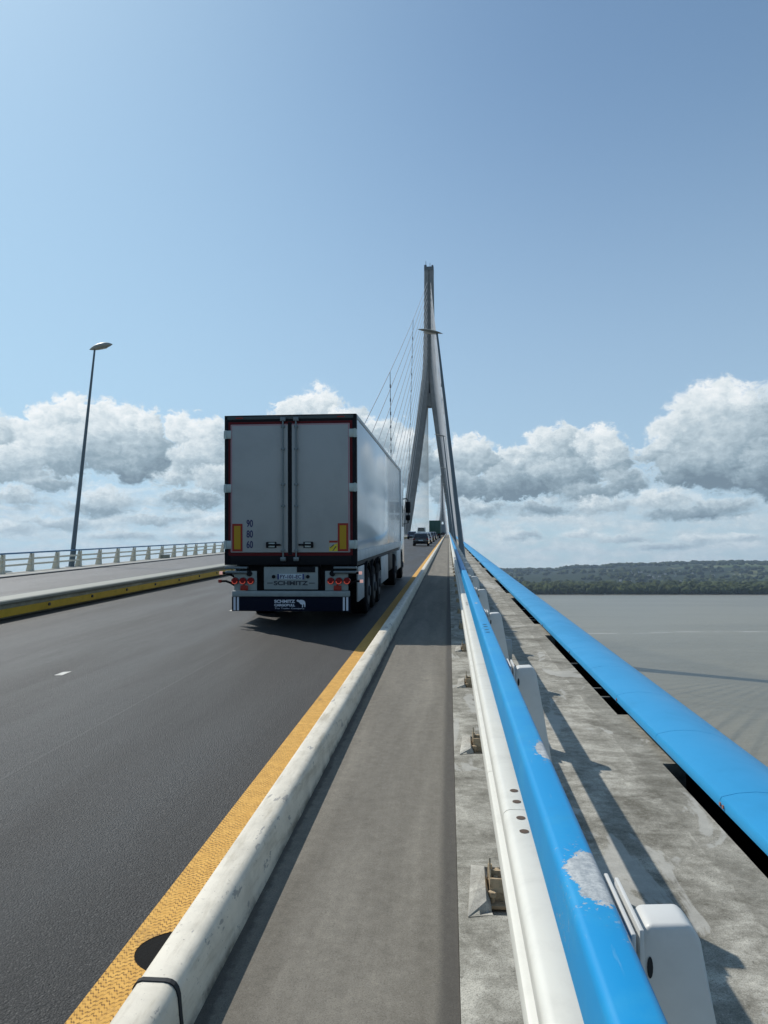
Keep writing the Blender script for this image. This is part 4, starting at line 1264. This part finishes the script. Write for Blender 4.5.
b = MB().box(-0.9, 0.9, 13.62, 13.95, 2.2, 3.7, bevel=0.05); b.done('cooling_unit', P_['skirt'], tk)

# the photo's trailer sits a little higher off the road: lift everything but the wheels and the cab
def lift(o):
    if o.name.split('.')[0] in ('wheel', 'cab', 'side_skirt'): return
    if abs(o.location.z) > 1e-6:
        o.location.z = ZT - (ZT - o.location.z) * 0.977
        for v in o.data.vertices: v.co.z *= 0.977
    else:
        for v in o.data.vertices: v.co.z = ZT - (ZT - v.co.z) * 0.977
    for c in o.children: lift(c)
for o in list(tk.children): lift(o)

# ---------------------------------------------------------------- cars ahead
C_ = {'black': mat('black car paint', (0.012, 0.014, 0.02), 0.2, coat=0.6), 'silver': mat('silver car paint', (0.30, 0.33, 0.37), 0.25, metal=0.5, coat=0.5),
      'dark_grey': mat('dark grey car paint', (0.035, 0.04, 0.05), 0.2, coat=0.6), 'navy': mat('navy car paint', (0.02, 0.035, 0.08), 0.2, coat=0.6), 'white': mat('white car paint', (0.7, 0.72, 0.74), 0.25, coat=0.5)}
def make_car(label, paint, x, y, wd=1.82, ln=4.4, ht=1.5, van=False, box=False, group='cars queuing ahead of the truck'):
    t = thing('parked_van' if van else 'car', label, 'van' if van else 'car', (x, y, prof(y) + road_z(x)), (GRADE, 0, 0), group)
    if van: t.name = 'van'
    w = wd / 2
    # body lofted from cross-sections along y: (y, z_bottom, z_belt, half width)
    b = MB()
    secs = [(0.0, 0.42, 0.62, 0.86), (0.05, 0.30, 0.88, 0.95), (0.5, 0.24, 0.98, 1.0), (1.3, 0.22, 0.96, 1.0), (2.9, 0.22, 0.93, 1.0), (3.6, 0.22, 0.84, 0.98), (4.2, 0.26, 0.68, 0.9), (4.4, 0.36, 0.5, 0.72)]
    rings = []
    for (yy, zb, zt, k) in secs:
        yy *= ln / 4.4
        if van and yy < 3.4: zt = 1.1
        hw = w * k
        rings.append([b.bm.verts.new(p) for p in ((-hw * 0.96, yy, zb), (hw * 0.96, yy, zb), (hw, yy, zb + 0.15), (hw, yy, (zb + zt) / 2), (hw * 0.96, yy, zt - 0.03), (hw * 0.9, yy, zt), (-hw * 0.9, yy, zt), (-hw * 0.96, yy, zt - 0.03), (-hw, yy, (zb + zt) / 2), (-hw, yy, zb + 0.15))])
    for a, c in zip(rings, rings[1:]):
        for i in range(10):
            f = b.bm.faces.new((a[i], a[(i + 1) % 10], c[(i + 1) % 10], c[i])); f.smooth = True
    b.bm.faces.new(rings[0]); b.bm.faces.new(rings[-1])
    body = b.done('body', paint, t)
    if van:
        roof = [(0.04, 1.08), (0.10, ht - 0.12), (0.3, ht), (2.9, ht), (3.3, ht - 0.25), (3.9, 1.02)]
    else:
        roof = [(0.16, 0.94), (0.62, ht - 0.10), (1.0, ht - 0.01), (2.0, ht), (2.5, ht - 0.07), (3.35, 0.90)]
    roof = [(a * ln / 4.4, c) for a, c in roof]
    b = MB()
    ring_l = []
    for (yy, zz) in roof:
        f_ = (zz - 0.9) / (ht - 0.9)
        hw = w * (0.93 - 0.17 * max(0, f_) * (0.5 if van else 1))
        ring_l.append((b.bm.verts.new((-hw, yy, zz)), b.bm.verts.new((hw, yy, zz))))
    for (a, c) in zip(ring_l, ring_l[1:]):
        f = b.bm.faces.new((a[0], a[1], c[1], c[0])); f.smooth = True
    b.bm.faces.new([v[0] for v in ring_l]); b.bm.faces.new([v[1] for v in ring_l][::-1])
    cab = b.done('cabin', paint, t)
    # rear window
    (y0, z0), (y1, z1) = roof[0], roof[1]
    zl = z0 + (z1 - z0) * (0.18 if not van else 0.35)
    def at(z, o): 
        f = (z - z0) / (z1 - z0); return y0 + (y1 - y0) * f - o
    b = MB()
    zh = z1 - 0.03
    for (hx0, hx1) in ((w * 0.78, w * 0.68),):
        b.face([(-hx0, at(zl, 0.012), zl), (hx0, at(zl, 0.012), zl), (hx1, at(zh, 0.012), zh), (-hx1, at(zh, 0.012), zh)])
    b.done('rear_window', P_['glass'], t)
    for s in (-1, 1):
        b = MB()
        pr = [(roof[0][0] + 0.55, 0.98), (roof[1][0] + 0.35, ht - 0.12), (roof[3][0] + 0.1, ht - 0.10), (roof[5][0] - 0.25, 0.98)]
        def hx(z): return w * (0.93 - 0.17 * (z - 0.9) / (ht - 0.9) * (0.5 if van else 1)) + 0.012
        b.face([(s * hx(z), yy, z) for yy, z in pr]); b.done('side_window', P_['glass'], t)
        b = MB().box(min(s * w * 0.70, s * w * 0.955), max(s * w * 0.70, s * w * 0.955), -0.02, 0.12, 0.72 if not van else 0.85, 0.86 if not van else 1.15, bevel=0.02); b.done('tail_light', P_['tail'], t)
        b = MB().box(min(s * w * 1.0, s * w * 1.12), max(s * w * 1.0, s * w * 1.12), 2.95, 3.1, 0.92, 1.05, bevel=0.02); b.done('side_mirror', paint, t)
        for yy in (0.8, 3.5):
            b = MB().disc_x(0, 0, 0, 0.32, 0.22, 22, bevel=0.03); o = b.done('wheel', P_['tyre'], t); o.location = (s * (w - 0.12), yy * ln / 4.4, 0.32)
            b = MB().disc_x(s * 0.112, 0, 0, 0.20, 0.01, 18); b.done('rim', P_['rim'], o)
    b = MB().box(-0.26, 0.26, -0.025, 0.0, 0.60, 0.71); b.done('number_plate', P_['plate'], t)
    b = MB().box(-w * 0.9, w * 0.9, -0.04, 0.06, 0.30, 0.50, bevel=0.03); b.done('bumper', P_['frame'], t)
    if box:
        b = MB().box(-0.42, 0.42, 0.9, 2.7, ht + 0.06, ht + 0.36, bevel=0.1); b.done('roof_box', P_['skirt'], t)
        b = MB().box(-0.6, 0.6, 1.2, 1.26, ht - 0.02, ht + 0.07); b.box(-0.6, 0.6, 2.3, 2.36, ht - 0.02, ht + 0.07); b.done('roof_bar', P_['frame'], t)
    return t
make_car('nearest dark car driving ahead of the white truck', C_['black'], -3.12, 87, 1.85)
make_car('grey car half hidden right behind the nearest dark car ahead', C_['silver'], -3.1, 102)
make_car('black car third in the line toward the green truck', C_['black'], -3.05, 118)
make_car('dark grey car closest to the green truck', C_['dark_grey'], -3.0, 137)
make_car('small navy car in the overtaking lane beside the left pylon leg', C_['navy'], -6.9, 146)
make_car('white van showing above the nearest dark car', C_['white'], -6.2, 176, 2.0, 5.6, 2.45, van=True)

def make_lorry(label, colr, x, y, wd, ln, ht):
    t = thing('lorry', label, 'lorry', (x, y, prof(y) + road_z(x)), (math.atan((prof(y + 1) - prof(y))), 0, 0), 'lorries far ahead on the bridge')
    m = mat('lorry curtain', colr, 0.5, grime=0.3, gscale=0.8)
    w = wd / 2
    b = MB().box(-w, w, 0, ln, 1.1, ht, bevel=0.04); bx_ = b.done('cargo_box', m, t)
    b = MB().box(-w + 0.05, w - 0.05, -0.02, 0.0, ht - 0.12, ht - 0.04); b.box(-0.015, 0.015, -0.02, 0.0, 1.2, ht - 0.2); b.done('door_trim', P_['frame'], bx_)
    b = MB().box(-1.15, 1.15, 0.0, 0.08, 0.45, 0.62, bevel=0.02); b.done('bumper', P_['frame'], t)
    b = MB().box(-0.5, 0.5, 0.1, ln, 0.7, 1.1); b.done('chassis', P_['frame'], t)
    for s in (-1, 1):
        b = MB().box(s * 0.95 - 0.15, s * 0.95 + 0.15, -0.01, 0.06, 0.74, 0.86); b.done('tail_light', P_['tail'], t)
        for yy in (1.8, 3.1, ln - 1.2):
            b = MB().disc_x(0, 0, 0, 0.5, 0.36, 20); o = b.done('wheel', P_['tyre'], t); o.location = (s * 1.02, yy, 0.5)
    b = MB().box(-w, w, ln + 0.3, ln + 2.3, 0.5, 3.3, bevel=0.12); b.done('cab', m, t)
make_lorry('dark green box lorry ahead of the line of cars', (0.01, 0.075, 0.058), -3.0, 172, 2.55, 8.5, 3.95)
make_lorry('grey lorry just beyond the dark green one', (0.16, 0.21, 0.25), -2.2, 213, 2.5, 9, 3.4)

# ---------------------------------------------------------------- water and the far shore
SEA = -36.0
b = MB()
b.face([(-30000, -6000, SEA), (30000, -6000, SEA), (30000, 40000, SEA), (-30000, 40000, SEA)])
struct(b.done('water', M['water']))

psi = R(4.785)
fx, fy = -math.sin(psi), math.cos(psi)
rx, ry = math.cos(psi), math.sin(psi)
def W(u, v):          # u across, v along the view over the water
    return (rx * u + fx * v, ry * u + fy * v)

from mathutils import noise as mn
def ridge(u, v):
    """terrain height above the sea"""
    a = math.degrees(math.atan2(u, v))
    # crest line in degrees above eye level as a function of bearing, read from the hills
    crest = [(-60, 1.2), (-35, 1.0), (-29, 0.95), (-25.8, 0.55), (-24.8, -1.0), (-10, -1.0), (2, 0.15), (7.0, 0.62), (9.5, 0.50), (12.4, 0.52), (13.8, 0.74), (15.6, 0.78), (17.0, 0.95), (18.6, 0.92), (21.3, 1.04), (24.8, 1.10), (26.5, 1.05), (30, 1.2), (40, 0.9), (60, 1.2)]
    c = crest[-1][1]
    for (p, q), (s_, t_) in zip(crest, crest[1:]):
        if a <= s_:
            f = max(0, min(1, (a - p) / (s_ - p))); f = f * f * (3 - 2 * f)
            c = q + (t_ - q) * f
            break
    near, farv = 2600.0, 4700.0
    d = math.hypot(u, v)
    hc = max(6.0, math.radians(c) * farv + 38.0)
    f = max(0.0, min(1.0, (v - near) / (farv - near)))
    f = f * f * (3 - 2 * f)
    n = mn.fractal(Vector((u / 900, v / 900, 0.3)), 1.0, 2.0, 5)
    n2 = mn.fractal(Vector((u / 260, v / 260, 4.3)), 1.0, 2.0, 4)
    h = 2.5 + 4 * max(0.0, min(1.0, (v - 1620) / 300)) + (hc - 6) * f * (1.0 + 0.03 * n2)
    h += max(0, f) * (1 - f) * 60 * n * (1 if c > 0 else 0.1)
    h += (n2 * 2.0) * (0.3 + f) - 14.0 * f * (1 if c > 0.2 else 0)
    return h
nu, nv = 260, 60
us = np.linspace(-5200, 6200, nu)
vs = np.concatenate([np.linspace(1590, 2600, 16), np.linspace(2680, 6200, nv - 16)])
verts, faces = [], []
for j, v in enumerate(vs):
    for i, u in enumerate(us):
        if j == 0:
            h = -3.0
        else:
            h = ridge(u, v)
        X, Y = W(u, v)
        verts.append((X, Y, SEA + h))
for j in range(nv - 1):
    for i in range(nu - 1):
        a = j * nu + i
        faces.append((a, a + 1, a + nu + 1, a + nu))
me = bpy.data.meshes.new('hills'); me.from_pydata(verts, [], faces); me.update()
for p in me.polygons: p.use_smooth = True
def land_mat():
    m, t, b_, tc = node_mat('wooded hills and fields')
    x, y, z = t.sep(tc)
    n1 = t.noise(tc, 0.0022, 6, 0.6, 0.4)
    vor = t.n('ShaderNodeTexVoronoi'); vor.inputs['Scale'].default_value = 0.0042; t.put(vor.inputs['Vector'], tc)
    fld = t.ramp(t.sep(vor.outputs['Color'])[0], [(0.0, (0.03, 0.05, 0.02)), (0.4, (0.08, 0.11, 0.04)), (0.7, (0.17, 0.165, 0.08)), (1.0, (0.025, 0.042, 0.018))])
    fin = t.noise(tc, 0.03, 6, 0.75)
    wood = t.mix(t.mapr(fin, 0.35, 0.65), (0.012, 0.022, 0.013), (0.030, 0.044, 0.022))
    # more fields to the right, where the slope opens
    open_ = t.mapr(t.m('ADD', t.m('MULTIPLY', n1, 1.0), t.mapr(x, 900, 1900, -0.08, 0.13)), 0.50, 0.53)
    c = t.mix(open_, wood, fld)
    t.put(b_.inputs['Base Color'], c)
    b_.inputs['Roughness'].default_value = 0.95
    b_.inputs['Specular IOR Level'].default_value = 0.1
    bump(t, b_, t.noise(tc, 0.05, 5, 0.7), 1.0, 9.0)
    return m
hl = link('hills', me, None, [land_mat()]); struct(hl)

# far woods on the low shore and ridge-top trees: one mass
def ico(sub=1):
    bm = bmesh.new(); bmesh.ops.create_icosphere(bm, subdivisions=sub, radius=1.0)
    v = np.array([q.co[:] for q in bm.verts]); f = np.array([[w_.index for w_ in q.verts] for q in bm.faces]); bm.free()
    return v, f
iv, jf = ico(2)
nr = np.random.default_rng(3)
V, Fc = [], []
off = 0
def crown(u, v, r, h):
    global off
    X, Y = W(u, v)
    base = SEA + ridge(u, v)
    k = iv * (1 + 0.35 * nr.standard_normal((len(iv), 1)).clip(-1.2, 1.2))
    k = k * np.array([r, r, h * 0.55]) + np.array([X, Y, base + h * 0.5])
    V.append(k); Fc.append(jf + off); off += len(iv)
for i in range(3000):
    v = 1612 + 420 * (nr.random() ** 2.2); u = -700 + nr.random() * 2300
    cl = mn.noise(Vector((u / 60, v / 60, 1.0))) * 0.5 + 0.5
    h = (8 + 9 * cl + 4 * nr.random()) * (0.75 if v < 1630 else 1)
    crown(u, v, h * (0.38 + 0.25 * nr.random()), h)
for i in range(1500):
    v = 2050 + 2500 * nr.random(); u = v * (-0.05 + nr.random() * 0.62)
    if mn.noise(Vector((u / 300, v / 300, 7.0))) < 0.0: continue
    h = 10 + 8 * nr.random()
    crown(u, v, h * 0.8, h)
for i in range(1100):
    v = 4550 + 350 * nr.random(); u = v * (-0.02 + nr.random() * 0.60)
    h = 10 + 10 * nr.random()
    crown(u, v, h * 1.0, h)
V = np.concatenate(V); Fc = np.concatenate(Fc)
me = bpy.data.meshes.new('woods')
me.vertices.add(len(V)); me.vertices.foreach_set('co', V.ravel())
me.loops.add(Fc.size); me.loops.foreach_set('vertex_index', Fc.ravel())
me.polygons.add(len(Fc)); me.polygons.foreach_set('loop_start', np.arange(0, Fc.size, 3)); me.polygons.foreach_set('loop_total', np.full(len(Fc), 3))
me.update(calc_edges=True)
def wood_mat():
    m, t, b_, tc = node_mat('far foliage')
    n = t.noise(tc, 0.035, 3, 0.6)
    n2 = t.noise(tc, 0.5, 3, 0.7)
    c = t.mix(t.mapr(t.m('ADD', t.m('MULTIPLY', n, 0.7), t.m('MULTIPLY', n2, 0.3)), 0.35, 0.65), (0.012, 0.021, 0.010), (0.066, 0.082, 0.030))
    t.put(b_.inputs['Base Color'], c); b_.inputs['Roughness'].default_value = 0.9; b_.inputs['Specular IOR Level'].default_value = 0.1
    return m
wd = link('woods', me, None, [wood_mat()])
tag(wd, kind='stuff')

# village houses on the slope, a pixel or two each
hw_m = mat('pale render', (0.42, 0.40, 0.37), 0.8); hr_m = mat('slate roof', (0.10, 0.10, 0.11), 0.7)
def make_house():
    t = thing('house', 'small pale house on the far hillside across the river', 'house', group='houses on the far hillside')
    b = MB().box(-5, 5, -3, 3, -3, 3.6); b.done('wall', hw_m, t)
    b = MB().prism_x([(-3.5, 3.6), (3.5, 3.6), (0, 6.4)], -5.3, 5.3); b.done('roof', hr_m, t)
    return t
hs = None
for i in range(70):
    if i >= 46: break
    v = 2900 + 900 * nr.random(); u = v * (0.30 + 0.17 * nr.random())
    c = make_house() if hs is None else copy_tree(hs)
    hs = hs or c
    X, Y = W(u, v)
    c.location = (X, Y, SEA + ridge(u, v) + 1.0); c.rotation_euler = (0, 0, nr.random() * 3.1)

# ---------------------------------------------------------------- air
HAZE = 0.00007
if HAZE:
    b = MB().box(-7000, 8500, -400, 7600, SEA - 2.0, 260)
    hz = b.done('haze', [], None)
    m = bpy.data.materials.new('thin summer haze'); m.use_nodes = True
    nt = m.node_tree; nt.nodes.clear()
    pv = nt.nodes.new('ShaderNodeVolumePrincipled'); out = nt.nodes.new('ShaderNodeOutputMaterial')
    pv.inputs['Color'].default_value = (0.62, 0.80, 1.0, 1); pv.inputs['Density'].default_value = HAZE
    pv.inputs['Anisotropy'].default_value = 0.3
    nt.links.new(pv.outputs[0], out.inputs['Volume'])
    hz.data.materials.append(m)
    tag(hz, kind='stuff')
